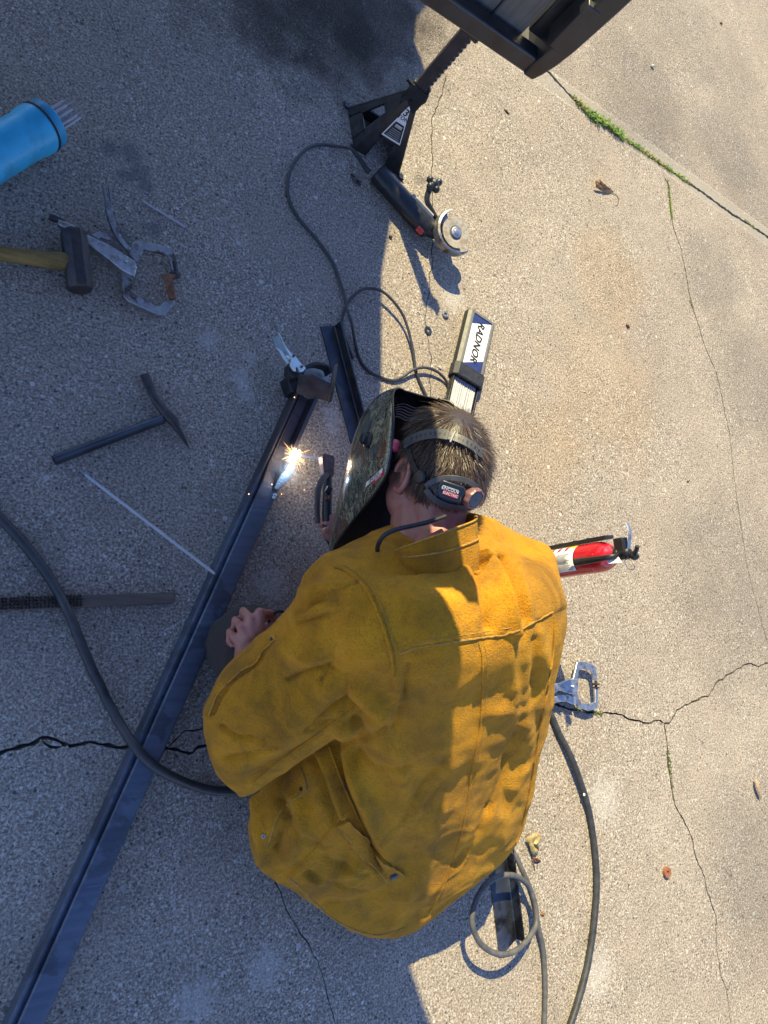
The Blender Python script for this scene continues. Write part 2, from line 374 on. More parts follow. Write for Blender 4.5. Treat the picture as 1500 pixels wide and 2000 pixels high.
def concrete():
    t = NT('concrete'); v = t.pos()
    big = t.noise(v, 1.3, 4, .55, .3); mid = t.noise(v, 7, 5, .6); fine = t.noise(v, 300, 3, .65)
    c = t.ramp(big, [(.3, (.302, .243, .190)), (.52, (.358, .292, .227)), (.72, (.396, .332, .264))])
    c = t.mix(t.ramp(mid, [(.38, .4), (.6, 0)]), c, (.22, .195, .16))
    # aggregate exposed by wear: sand, small pebbles, a few larger stones
    mask = t.ramp(t.noise(v, 3.2, 5, .65, .5), [(.33, .22), (.62, 1)]); grit = t.noise(v, 175, 4, .75)
    c = t.mix(t.ramp(grit, [(.36, .95), (.52, 0)]), c, (.10, .082, .066)); c = t.mix(t.ramp(grit, [(.53, 0), (.68, .95)]), c, (.62, .55, .45))
    v1 = t.vor(v, 300); r1 = t.n('SeparateColor', Color=v1.outputs['Color'])
    c = t.mix(t.math('MULTIPLY', mask, t.ramp(r1.outputs[0], [(0, .9), (.28, .0)])), c, (.105, .09, .076))
    c = t.mix(t.math('MULTIPLY', mask, t.ramp(r1.outputs[1], [(.76, 0), (1, .9)])), c, (.64, .58, .49))
    v2 = t.vor(v, 118); r2 = t.n('SeparateColor', Color=v2.outputs['Color']); in2 = t.math('LESS_THAN', v2.outputs['Distance'], t.math('MULTIPLY_ADD', r2.outputs[2], .34, .08))
    k2 = t.math('MULTIPLY', in2, t.math('GREATER_THAN', r2.outputs[0], .52))
    c = t.mix(t.math('MULTIPLY', t.math('MULTIPLY', k2, .9), mask), c, t.ramp(r2.outputs[1], [(0, (.09, .08, .075)), (.25, (.20, .17, .14)), (.45, (.32, .22, .15)), (.6, (.46, .43, .38)), (1, (.70, .67, .60))]))
    v3 = t.vor(v, 46); r3 = t.n('SeparateColor', Color=v3.outputs['Color']); in3 = t.math('LESS_THAN', v3.outputs['Distance'], t.math('MULTIPLY_ADD', r3.outputs[2], .2, .1))
    k3 = t.math('MULTIPLY', in3, t.math('GREATER_THAN', r3.outputs[0], .86))
    c = t.mix(t.math('MULTIPLY', k3, .75), c, t.ramp(r3.outputs[1], [(0, (.10, .085, .075)), (.3, (.27, .19, .13)), (.5, (.40, .35, .28)), (.75, (.62, .60, .56)), (1, (.16, .15, .15))]))
    # pits
    v4 = t.vor(v, 85); r4 = t.n('SeparateColor', Color=v4.outputs['Color'])
    pit = t.math('MULTIPLY', t.math('LESS_THAN', v4.outputs['Distance'], t.math('MULTIPLY', r4.outputs[1], .30)), t.math('GREATER_THAN', r4.outputs[0], .58))
    c = t.mix(t.math('MULTIPLY', pit, .85), c, (.06, .055, .05))
    # finer surface and grey tone beyond the sandy zone and beside the joint
    sep = t.n('SeparateXYZ', Vector=v)
    dj = t.math('ABSOLUTE', t.math('SUBTRACT', t.math('ADD', t.math('MULTIPLY', sep.outputs[0], float(jn[0])), t.math('MULTIPLY', sep.outputs[1], float(jn[1]))), jc))
    djn = t.math('ADD', dj, t.math('MULTIPLY', t.math('SUBTRACT', t.noise(v, 30, 3), .5), .02))
    c = t.mix(t.ramp(djn, [(.030, .62), (.046, 0)]), c, (.285, .262, .225))
    c = t.mix(t.ramp(djn, [(.040, 0), (.047, .32), (.054, 0)]), c, (.48, .45, .39))
    side = t.math('SUBTRACT', t.math('ADD', t.math('MULTIPLY', sep.outputs[0], float(jn[0])), t.math('MULTIPLY', sep.outputs[1], float(jn[1]))), jc)
    c = t.mix(t.math('MULTIPLY', t.math('GREATER_THAN', side, .05), t.ramp(t.noise(v, 1.7, 4, .6), [(.42, .8), (.62, 0)])), c, (.78, .79, .81), 'MULTIPLY')
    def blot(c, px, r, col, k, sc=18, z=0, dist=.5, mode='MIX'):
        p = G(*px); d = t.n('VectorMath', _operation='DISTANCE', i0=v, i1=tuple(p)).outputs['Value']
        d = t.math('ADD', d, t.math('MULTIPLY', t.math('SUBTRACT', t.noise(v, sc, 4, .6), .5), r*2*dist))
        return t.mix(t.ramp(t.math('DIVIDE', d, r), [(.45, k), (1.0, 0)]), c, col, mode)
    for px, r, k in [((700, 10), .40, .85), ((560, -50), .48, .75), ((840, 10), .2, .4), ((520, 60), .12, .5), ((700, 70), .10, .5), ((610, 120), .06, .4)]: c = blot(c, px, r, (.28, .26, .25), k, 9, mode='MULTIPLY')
    for px, r in [((255, 300), .035), ((245, 345), .025), ((272, 335), .03), ((215, 290), .028), ((285, 365), .025), ((225, 470), .05), ((300, 450), .03)]: c = blot(c, px, r, (.10, .10, .11), .55, 30)
    for px, r in [((405, 665), .03), ((470, 740), .035), ((480, 770), .03), ((490, 700), .02), ((650, 815), .03), ((640, 805), .02), ((885, 585), .05), ((650, 840), .02), ((530, 1140), .05), ((1180, 1560), .09), ((1165, 1900), .08), ((380, 1960), .05), ((520, 1890), .05)]: c = blot(c, px, r, (.55, .53, .49), .34, 75, dist=1.5)
    for px, r in [((1180, 760), .35), ((1060, 880), .22), ((1190, 540), .25)]: c = blot(c, px, r, (1.02, .91, .77), .5, 6, mode='MULTIPLY')
    for px, r in [((1450, 1150), .5), ((1480, 760), .4), ((1470, 1700), .35), ((1390, 540), .28), ((1250, 200), .35), ((1420, 300), .3)]: c = blot(c, px, r, (.74, .75, .77), .9, 5, mode='MULTIPLY')
    for px, r in [((820, 352), .03), ((770, 365), .03)]: c = blot(c, px, r, (.10, .09, .08), .5, 40)
    h = t.math('ADD', t.math('MULTIPLY', v1.outputs['Distance'], -.35), t.math('MULTIPLY', fine, 1.0))
    h = t.math('ADD', h, t.math('MULTIPLY', pit, -1.2)); h = t.math('ADD', h, t.math('MULTIPLY', k2, .35))
    smooth = t.ramp(djn, [(.03, .35), (.05, 1)])
    nb = t.n('Bump', Height=h, Distance=.0045); t.set(nb.inputs['Strength'], t.math('MULTIPLY', smooth, .62))
    t.base(Base_Color=c, Roughness=.9, Normal=t.bump(t.noise(v, 40, 3), .25, .004, nb.outputs[0]), Specular_IOR_Level=.3)
    return t.m
def crack_dirt():
    t = NT('crack_dirt'); v = t.pos(); n = t.noise(v, 60, 3); mo = t.noise(v, 6, 2)
    c = t.ramp(n, [(.3, (.035, .031, .026)), (.7, (.14, .12, .095))]); c = t.mix(t.ramp(mo, [(.55, 0), (.7, .6)]), c, (.075, .09, .03))
    t.base(Base_Color=c, Roughness=.95); return t.m
M['concrete'] = concrete(); M['crack'] = crack_dirt()
gr = build_ground(); gr.data.materials.append(M['concrete']); gr.data.materials.append(M['crack'])

# grass and moss in the joint
def tufts(name, spots, n, hmin, hmax, mat, spread):
    b = MB(); V = []; F = []
    for _ in range(n):
        p0 = spots[rng.integers(len(spots))]; p = G(*p0)[:2]+rng.normal(0, spread, 2); a = rng.random()*6.283; h = hmin+(hmax-hmin)*rng.random()**1.5
        d = np.array([math.cos(a), math.sin(a)]); w = .0013+.0012*rng.random(); s = np.array([-d[1], d[0]])*w; le = h*(.5+.9*rng.random())
        z0 = -.004; pts = [(p, z0, 1), (p+d*le*.35, h*.65, .9), (p+d*le, h*.9, .12)]; k = len(V)
        for q, z, ww in pts: V += [(*(q-s*ww), z), (*(q+s*ww), z)]
        F += [(k, k+1, k+3, k+2), (k+2, k+3, k+5, k+4)]
    b.add(V, F); o = b.build(name, mat, smooth=False); o['kind'] = 'stuff'; return o
jl = lambda a, b, n: [(a[0]+(b[0]-a[0])*t, a[1]+(b[1]-a[1])*t) for t in np.linspace(0, 1, n)]
tufts('grass', jl((1122, 195), (1165, 240), 20)+jl((1150, 220), (1215, 268), 30)+jl((1170, 235), (1215, 268), 20), 900, .005, .022, M['grass'], .0075)
tufts('grass', jl((1215, 268), (1310, 333), 40)+jl((1310, 333), (1345, 358), 8), 650, .003, .011, M['grass'], .006)
tufts('moss', jl((1304, 355), (1312, 428), 30)+jl((1455, 430), (1470, 442), 5), 340, .002, .007, M['grass'], .0035)
tufts('moss', jl((1303, 1460), (1312, 1535), 20)+jl((1160, 1392), (1175, 1396), 8)+jl((1348, 590), (1352, 600), 4)+jl((1120, 1384), (1150, 1392), 6), 220, .002, .006, M['moss'], .0035)

# ------------------------------------------------------------------ flatbed truck trailer: only its slatted headboard corner is in view
Cn = G(1040, 154, 1.08); A0 = G(815, 1, 1.08)
e1 = nrm(A0-Cn); e3 = np.array([-e1[1], e1[0], 0.0]); e3 = e3 if e3[1] > 0 else -e3; ez = np.array([0, 0, 1.0])
tr = thing('flatbed_trailer', 'raised trailer end with black steel frame and upright weathered grey boards at the top edge', 'trailer', (Cn[0]-.6, Cn[1]+1.5, 0))
def FP(a, h, d=0.0): return Cn+e1*a+ez*h+e3*d
# bottom rail of the headboard frame
b = MB(); R = []
for a in (-.001, 1.95): R.append([FP(a, 0, 0), FP(a, .0226, 0), FP(a, .0226, .021), FP(a, 0, .021)])
b.loft(R); b.build('bottom_rail', M['black_steel'], tr, bevel=.0025)
# corner post, rounded towards the outside at its foot
b = MB(); R = []
for h, out in ((0.0, -.0005), (.012, .004), (.03, .0085), (.055, .0115), (.10, .013), (.118, .0135), (.137, .0135)):
    R.append([FP(-out, h, -.003), FP(.015-.003*min(h*20, 1), h, -.003), FP(.014, h, .06), FP(-out, h, .06)])
b.loft(R); b.build('corner_post', M['black_steel'], tr, bevel=.002)
b = MB(); b.bar(FP(.020, .0245, .034), FP(.020, .130, .034), .012, .022, e1); b.build('post_liner', M['black_steel'], tr, bevel=.002)
b = MB(); b.box(FP(.010, .075, .010), e1, e3, ez, .009, .014, .03); b.build('hinge_plate', M['black_steel'], tr, bevel=.0015)
# boards
wd = [(.036, .0425), (.0800, .0430), (.1245, .0425), (.1685, .043)]
for i in range(26):
    a0 = wd[i][0] if i < 4 else .1685+(i-3)*.0445; ww = wd[i][1] if i < 4 else .043
    b = MB(); hh = .061 if i == 0 else .30; b.box(FP(a0+ww/2, hh+.004, .0325+.002*(i % 3)), e1, ez, e3, ww/2, hh, .008)
    b.build('plank', M['grey_wood'], tr, bevel=.0015)
b = MB(); b.box(FP(.98, .112, .0535), e1, ez, e3, .94, .010, .006); b.build('cross_rail', M['black_steel'], tr, bevel=.002)
# deck, frame, fender and wheels behind the headboard (out of the frame; they throw the big shade)
for i in range(24):
    b = MB(); y0 = Cn[1]+.030+i*.125; b.box((Cn[0]-.98, y0+.06, 1.0785), (1, 0, 0), (0, 1, 0), (0, 0, 1), .975, .0605, .0085); b.build('deck_board', M['grey_wood'], tr, smooth=False)
b = MB(); b.box((Cn[0]-.5, Cn[1]+1.55, 1.0), (1, 0, 0), (0, 1, 0), (0, 0, 1), .05, 1.2, .045); b.build('frame_beam', M['black_steel'], tr)
b = MB(); b.box((Cn[0]-1.5, Cn[1]+1.55, 1.0), (1, 0, 0), (0, 1, 0), (0, 0, 1), .05, 1.2, .045); b.build('frame_beam', M['black_steel'], tr)
for pts in ([(-.02, 1.34), (.0, 1.45), (.035, 1.65), (.065, 1.84), (.11, 2.04), (.16, 2.19), (.175, 2.26), (.13, 2.35), (.14, 2.45), (.21, 2.57), (.30, 2.79), (.30, 3.6), (-.02, 3.6)],):
    b = MB(); b.prism([(Cn[0]+x, Cn[1]+y, 1.06) for x, y in pts], (0, 0, -.04)); b.build('shade_fender', M['black_steel'], tr)  # unseen plate, outline shaped so its shadow gives the bent shade edge
for sx in (-.1, -1.85):
    b = MB(); b.lathe((Cn[0]+sx-.12, Cn[1]+2.75, .4), (1, 0, 0), [(.24, 0), (.38, .01), (.4, .05), (.4, .17), (.38, .21), (.24, .22)], 28); b.build('wheel', M['rubber'], tr)
for sx in (-.15, -1.8):
    b = MB(); b.box((Cn[0]+sx, Cn[1]+2.75, .72), (1, 0, 0), (0, 1, 0), (0, 0, 1), .04, .05, .24); b.build('spring_hanger', M['black_steel'], tr)

# loose grit on the concrete, thickest on the oily patch under the trailer
b = MB(); V = []; F = []
for _ in range(420):
    if rng.random() < .55: px = (650+rng.normal(0, 150), 40+abs(rng.normal(0, 75)))
    else: px = (rng.random()*1500, rng.random()*2000)
    if proj(G(*px))[0][0] > 1500: continue
    p = G(*px); r = .0011+.0026*rng.random()**2.5; k = len(V); q = rng.normal(0, .22, (6, 3))
    for i, d in enumerate(((1, 0, .5), (0, 1, .5), (-1, 0, .5), (0, -1, .5), (0, 0, 1), (0, 0, 0))): V.append(p+r*(np.array(d)+q[i]*(i < 5))+ez*0)
    F += [(k+a, k+(a+1) % 4, k+4) for a in range(4)]+[(k+(a+1) % 4, k+a, k+5) for a in range(4)]
b.add(V, F); o = b.build('grit', simple('grit_stone', (.10, .085, .07), .9, 0, .6, 8, 0, (.36, .30, .23), 3), smooth=False); o['kind'] = 'stuff'
# ------------------------------------------------------------------ long steel bar being welded, and its end bracket
P0 = G(18.7, 1998, .05); P1 = G(576, 774, .05); ba = nrm((P1-P0)*[1, 1, 0]); bw = np.array([ba[1], -ba[0], 0]); BL = np.linalg.norm(P1-P0)
BW = .5*(np.dot(G(308, 1500, .05)-P0, bw)+np.dot(G(621, 787, .05)-P0, bw))
bar = thing('steel_bar', 'long dark blue-grey steel bar being welded, lying diagonally on the concrete', 'steel bar', P0*[1, 1, 0])
prof = [(0, 0), (0, .044), (.0015, .0465), (.006, .0465), (.0075, .044), (.009, .036), (.013, .036), (.0145, .047), (.017, .0505), (BW-.012, .0505), (BW-.004, .048), (BW, .041), (BW, 0)]
prof2 = [(0, 0), (0, .046), (.0015, .049), (.004, .049), (.0055, .047), (.007, .038), (.010, .038), (.0125, .042), (.0205, .0205), (BW-.018, .0205), (BW-.011, .048), (BW-.002, .047), (BW, 0)]
rows = []
for s in list(np.linspace(-.45, BL-.30, 40))+[BL-.25, BL-.20, BL-.17, BL-.15, BL-.08, BL, BL+.030]:
    k = 0 if s < BL-.25 else 1; t = np.clip((s-(BL-.26))/.05, 0, 1); rows.append([P0*[1, 1, 0]+ba*s+bw*((1-t)*a[0]+t*c[0])+ez*((1-t)*a[1]+t*c[1]) for a, c in zip(prof, prof2)])
def bar_mat():
    t = NT('bar_steel'); v = t.obj(); n = t.noise(v, 9, 5, .6); f = t.noise(v, 150, 3)
    mp = t.n('Mapping', Vector=v); mp.inputs['Rotation'].default_value = (0, 0, -math.atan2(ba[1], ba[0])); mp.inputs['Scale'].default_value = (2, 60, 60); st = t.noise(mp.outputs[0], 1.0, 4)
    c = t.ramp(st, [(.3, (.075, .095, .135)), (.7, (.125, .150, .195))])
    c = t.mix(t.ramp(t.noise(v, 10, 4, .6, .4), [(.55, 0), (.60, .55)]), c, (.045, .047, .055))
    mp2 = t.n('Mapping', Vector=v); mp2.inputs['Rotation'].default_value = (0, 0, -math.atan2(ba[1], ba[0])+.06); mp2.inputs['Scale'].default_value = (9, 420, 420)
    c = t.mix(t.ramp(t.noise(mp2.outputs[0], 1.0, 3, .6), [(.66, 0), (.74, .7)]), c, (.24, .26, .29)); c = t.mix(t.ramp(t.noise(v, 28, 5, .7), [(.60, 0), (.74, .4)]), c, (.085, .06, .045))
    g = t.pos(); d = t.n('VectorMath', _operation='DISTANCE', i0=g, i1=tuple(G(575, 830, .05))).outputs['Value']
    c = t.mix(t.ramp(t.math('ADD', d, t.math('MULTIPLY', t.math('SUBTRACT', n, .5), .08)), [(.12, .85), (.24, 0)]), c, (.055, .040, .038))
    t.base(Base_Color=c, Metallic=.45, Roughness=t.ramp(n, [(.3, .42), (.7, .58)]), Normal=t.bump(f, .12, .0008)); return t.m
M['bar'] = bar_mat()
b = MB(); b.loft(rows); b.build('bar_body', M['bar'], bar, angle=25)
def molten_mat():
    t = NT('weld_bead'); v = t.pos(); n = t.noise(v, 260, 4, .7); d = t.n('VectorMath', _operation='DISTANCE', i0=v, i1=tuple(G(568, 905, .05))).outputs['Value']
    heat = t.math('MULTIPLY', t.ramp(d, [(.012, 1), (.055, .05)]), t.ramp(n, [(.3, .15), (.65, 1)]))
    t.base(Base_Color=t.ramp(n, [(.3, (.22, .30, .36)), (.7, (.62, .72, .78))]), Roughness=.45, Metallic=.3, Normal=t.bump(n, .8, .003), Emission_Color=(.45, .78, 1.0, 1), Emission_Strength=t.math('MULTIPLY', heat, .55)); return t.m
molten = molten_mat()
# weld bead: rippled fresh metal at the right edge
b = MB()
for i, (px, py, r) in enumerate([(571, 905, .0075), (569, 912, .0085), (566, 919, .0092), (561, 926, .009), (557, 931, .010), (553, 937, .0095), (549, 942, .0085), (545, 947, .007), (541, 952, .005), (537, 967, .0045), (535, 972, .004)]):
    b.ball(G(px, py, .050), (r*1.25, r, r*.55), n=12, m=8)
b.build('weld_bead', molten, bar)
brk = thing('end_bracket', 'short notched piece of dark square steel tube at the upper end of the long bar', 'bracket', G(612, 745, 0))
def q3(px, z): return path(px, z)
# front plate, right fin, arched back strip, floor
pl = [G(583, 735, .078), G(609, 733, .078), G(646, 752, .078), G(640, 784, .046), G(578, 769, .046)]
b = MB(); b.prism(pl, (ba*.005)); b.build('front_plate', M['blue_steel'], brk, bevel=.0008)
pl = [G(657, 708, .085), G(650, 712, .087), G(645, 752, .079), G(639, 784, .046), G(645, 783, .040), G(652, 748, .06)]
b = MB(); b.prism(pl, bw*.005); b.build('side_fin', M['blue_steel'], brk, bevel=.0008)
arc = path([(590, 737, .060), (594, 722, .066), (604, 713, .071), (618, 709, .074), (632, 711, .073), (643, 716, .070), (647, 728, .066)]); arc = crom(arc, 18); T = np.gradient(arc, axis=0)
b = MB(); R = []
for p, t in zip(arc, T):
    t = nrm(t*[1, 1, 0]); s = np.array([-t[1], t[0], 0])*.0035; R.append([p-s, p+s, p+s-ez*.03, p-s-ez*.03])
b.loft(R); b.build('arched_strip', M['black_steel'], brk, bevel=.0008)
b = MB(); b.plate([(588, 736), (598, 722), (614, 717), (632, 720), (643, 733), (640, 752), (590, 748)], .030, .006); b.build('tube_floor', simple('pale_steel', (.30, .29, .27), .5, .5, .2, 60), brk)
b = MB(); b.plate([(560, 735), (575, 728), (588, 738), (583, 768), (570, 765)], .045, .045); b.build('tube_block', M['black_steel'], brk, bevel=.002)

# ------------------------------------------------------------------ clamps
def plate_part(parent, name, px, z, th, mat, bev=.0020):
    b = MB(); b.plate(px, z, th); return b.build(name, mat, parent, bevel=bev, angle=30)
def rivet(parent, px, z, r, mat):
    b = MB(); b.lathe(G(px[0], px[1], z-.004), ez, [(r, 0), (r, .004), (r*.6, .0058)], 12); return b.build('rivet', mat, parent)
Z = lambda ox, oy, k, pts: [(ox+x/k, oy+y/k) for x, y in pts]
k1 = 1500/450
cl = thing('locking_clamp', 'large open locking clamp with rusty swivel pads, lying beside the sledge hammer', 'clamp', G(250, 500, 0))
up_ = Z(0, 150, k1, [(838, 1150), (862, 1075), (905, 1062), (1085, 1104), (1128, 1128), (1150, 1180), (1168, 1255), (1122, 1262), (1098, 1166), (1070, 1152), (935, 1120), (918, 1180), (888, 1205)])
plate_part(cl, 'upper_jaw', up_, .026, .009, M['old_plated'])
lo_ = Z(0, 150, k1, [(783, 1252), (868, 1300), (866, 1380), (885, 1405), (1010, 1488), (1042, 1493), (1078, 1452), (1148, 1462), (1102, 1518), (1076, 1554), (1030, 1550), (832, 1458), (803, 1425)])
plate_part(cl, 'lower_jaw', lo_, .022, .010, M['old_plated'])
plate_part(cl, 'fixed_handle', Z(0, 150, k1, [(380, 924), (470, 958), (560, 1020), (600, 1040), (700, 1085), (880, 1198), (893, 1240), (878, 1300), (790, 1252), (700, 1180), (570, 1082), (378, 955)]), .034, .016, M['plated'], .002)
b = MB(); b.bar(G(110, 428, .026), G(126, 436, .026), .010, .010); b.tube([G(96, 423, .026), G(112, 429, .026)], .0075, 14); b.build('adjusting_screw', M['dark_iron'], cl, bevel=.0006)
hp = crom(path(Z(0, 150, k1, [(692, 705), (706, 780), (712, 850), (728, 930), (760, 1010), (800, 1075), (846, 1128)])), 26); zz = np.linspace(.052, .034, 26)
hp = np.array([G(*proj(p)[0], z) for p, z in zip(hp, zz)])
for off in (-.0062, .0062):
    b = MB(); T = np.gradient(hp, axis=0); R = []
    for i, (p, t) in enumerate(zip(hp, T)):
        t = nrm(t*[1, 1, 0]); s = np.array([-t[1], t[0], 0]); w = .0019; c_ = p+s*off*(1-.55*i/25); hh = .008+.004*math.sin(math.pi*i/25)
        R.append([c_-s*w, c_+s*w, c_+s*w-ez*hh, c_-s*w-ez*hh])
    b.loft(R); b.build('lever_side', M['old_plated'], cl)
b = MB(); R = []
for i, (p, t) in enumerate(zip(hp[6:], np.gradient(hp, axis=0)[6:])):
    t = nrm(t*[1, 1, 0]); s = np.array([-t[1], t[0], 0])*.006*(1-.45*i/20); R.append([p-s, p+s, p+s-ez*.002, p-s-ez*.002])
b.loft(R); b.build('lever_back', M['old_plated'], cl)
plate_part(cl, 'release_lever', Z(0, 150, k1, [(595, 1025), (650, 1005), (690, 1022), (755, 1030), (760, 1058), (700, 1060), (655, 1042), (640, 1056)]), .026, .004, M['plated'], .0006)
for p in Z(0, 150, k1, [(725, 868), (776, 1037), (842, 1122)]): rivet(cl, p, .046 if p[1] < 420 else .038, .0028, M['plated'])
rivet(cl, Z(0, 150, k1, [(820, 1200)])[0], .0375, .0042, M['plated'])
b = MB(); b.tube([G(340, 512, .022), G(342, 530, .020)], .008, 8); b.ball(G(343, 536, .02), (.013, .011, .008)); b.build('swivel_pad', M['dark_iron'], cl)
b = MB(); b.tube(path([(327, 541, .024), (331, 552, .024), (333, 570, .020)]), [.0125, .009, .0105], 8); b.box(G(330, 541, .024), (1, .3, 0), (-.3, 1, 0), ez, .0135, .004, .008); b.tube([G(333, 568, .02), G(337, 584, .018)], [.012, .009], 6); b.build('swivel_pad', M['rust'], cl, bevel=.001)

kc = 1238/260
cr_ = thing('locking_clamp', 'silver locking C-clamp in the sun, half hidden by the jacket, beside the black cable', 'clamp', G(1130, 1345, 0))
cf = Z(1040, 1000, kc, [(345, 1560), (382, 1545), (415, 1395), (460, 1385), (545, 1408), (592, 1440), (604, 1560), (575, 1566), (562, 1500), (540, 1470), (452, 1454), (432, 1470), (425, 1556), (420, 1690), (455, 1775), (540, 1782), (585, 1765), (582, 1650), (612, 1640), (612, 1790), (600, 1830), (520, 1848), (430, 1820), (395, 1730), (330, 1650)])
plate_part(cr_, 'c_frame', cf, .030, .008, M['plated'], .0015)
plate_part(cr_, 'handle', Z(1040, 1000, kc, [(60, 1620), (190, 1600), (260, 1590), (340, 1556), (425, 1552), (430, 1640), (400, 1700), (330, 1685), (250, 1660), (200, 1690), (60, 1690)]), .038, .016, M['plated'], .002)
plate_part(cr_, 'lever', Z(1040, 1000, kc, [(60, 1790), (170, 1735), (250, 1700), (330, 1698), (410, 1735), (412, 1790), (380, 1790), (320, 1762), (250, 1765), (180, 1790), (60, 1850)]), .034, .008, M['plated'], .0015)
for p in Z(1040, 1000, kc, [(375, 1625), (335, 1722)]): rivet(cr_, p, .0415 if p[1] < 1345 else .0375, .0045, M['plated'])
b = MB(); c0 = G(*Z(1040, 1000, kc, [(590, 1610)])[0], .026); b.lathe(c0-np.array([0, .010, 0]), (0, 1, 0), [(.003, 0), (.011, .001), (.011, .004), (.004, .006), (.004, .010), (.012, .011), (.012, .015), (.004, .017), (.004, .024)], 14); b.build('swivel_pad', M['dark_iron'], cr_)

cz = thing('locking_pliers', 'bright zinc locking pliers gripping the notched tube at the end of the long bar', 'clamp', G(572, 690, 0))
kz = 1474/280
plate_part(cz, 'handle', Z(420, 620, kz, [(648, 148), (668, 165), (700, 240), (735, 305), (790, 375), (830, 400), (870, 455), (935, 520), (905, 555), (870, 560), (855, 525), (845, 505), (830, 515), (835, 555), (800, 540), (770, 490), (785, 430), (775, 400), (735, 330), (690, 230)]), .085, .005, M['zinc'], .0006)
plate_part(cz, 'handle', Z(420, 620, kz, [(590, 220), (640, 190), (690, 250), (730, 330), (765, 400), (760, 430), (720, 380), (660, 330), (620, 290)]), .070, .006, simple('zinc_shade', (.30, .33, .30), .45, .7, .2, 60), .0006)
plate_part(cz, 'lever', Z(420, 620, kz, [(622, 300), (690, 345), (730, 400), (765, 470), (745, 475), (705, 425), (660, 345)]), .075, .004, M['zinc'], .0006)
b = MB(); b.lathe(G(*Z(420, 620, kz, [(722, 435)])[0], .060), ez, [(.0065, 0), (.0075, .004), (.0065, .012), (.003, .014)], 14); b.build('adjusting_screw', M['zinc'], cz)
for p in Z(420, 620, kz, [(805, 398), (888, 508)]): rivet(cz, p, .0885, .0032, M['blue_steel'])
plate_part(cz, 'jaw', Z(420, 620, kz, [(760, 470), (800, 540), (860, 560), (900, 575), (860, 620), (800, 620), (755, 560)]), .066, .03, M['black_steel'], .002)
b = MB(); b.box(G(573, 722, .045), ba, bw, ez, .012, .006, .02); b.build('lower_jaw', M['black_steel'], cz, bevel=.003)

# ------------------------------------------------------------------ hammers, brush, rods, canister
sh = thing('sledge_hammer', 'short sledge hammer with a dark steel head and a worn yellow wooden handle', 'hammer', G(150, 510, 0))
a = G(143, 452, .034); c_ = G(157, 567, .034); ax = nrm(c_-a); sx = nrm(np.cross(ax, ez)); R = []
L_ = np.linalg.norm(c_-a)
for t, k in ((0, .80), (.015, .94), (.05, 1.0), (.30, 1.0), (.38, .96), (.62, .96), (.70, 1.0), (.95, 1.0), (.985, .94), (1.0, .80)):
    w = .0265*k; h = .0265*k; cc = .42; p = a+ax*L_*t
    R.append([p+sx*x*w+np.cross(sx, ax)*y*h for x, y in ((1, cc), (cc, 1), (-cc, 1), (-1, cc), (-1, -cc), (-cc, -1), (cc, -1), (1, -cc))])
b = MB(); b.loft(R); b.build('head', M['dark_iron'], sh, bevel=.002, angle=20)
hd = crom(path([(-60, 494, .028), (0, 496, .028), (50, 501, .029), (95, 508, .032), (128, 510, .034), (140, 510, .034)]), 24)
b = MB(); b.tube(hd, np.interp(np.linspace(0, 1, 24), [0, .5, .8, .9, 1], [.0155, .0155, .018, .019, .014]), 14, ell=1.1); b.build('handle', M['yellow_wood'], sh)

ch = thing('chipping_hammer', 'all-steel chipping hammer with a tube handle, pick and chisel ends', 'hammer', G(250, 850, 0))
pa, pb = G(105.5, 899, .0105), G(317, 819, .014)
b = MB(); hx = nrm(pb-pa)
b.lathe(pa, hx, [(.0080, .012), (.0080, 0), (.0106, 0), (.0108, .004), (.0106, .1), (.0106, np.linalg.norm(pb-pa)-.012), (.0106, np.linalg.norm(pb-pa)-.006), (.0112, np.linalg.norm(pb-pa))], 18); b.build('handle', M['mill_steel'], ch)
b = MB(); hub = G(327, 811, .016); tipc = G(283, 731, .010); tipp = G(370, 876, .006)
R = []
hl = path([(281, 731, .012), (290, 751, .014), (302, 778, .016), (318, 800, .017), (327, 812, .018), (338, 822, .017), (347, 838, .014), (358, 856, .010), (370, 877, .006)])
wv = [.0118, .0112, .0100, .0112, .0130, .0115, .0075, .0048, .001]; hv = [.0028, .0045, .0065, .0095, .0115, .010, .0065, .0042, .001]
hl2 = crom(np.hstack([hl, np.array(wv)[:, None], np.array(hv)[:, None]]), 26)
for i in range(26):
    p, w, h = hl2[i, :3], hl2[i, 3], hl2[i, 4]; t = nrm(np.gradient(hl2[:, :3], axis=0)[i]); s = nrm(np.cross(t, ez)); u = np.cross(s, t)
    R.append([p+s*w*math.cos(q)*(abs(math.cos(q))**-.25 if abs(math.cos(q)) > .1 else 1)+u*h*math.sin(q) for q in np.linspace(0, 6.2832, 12, endpoint=False)])
b.loft(R); b.build('head', M['dark_iron'], ch)

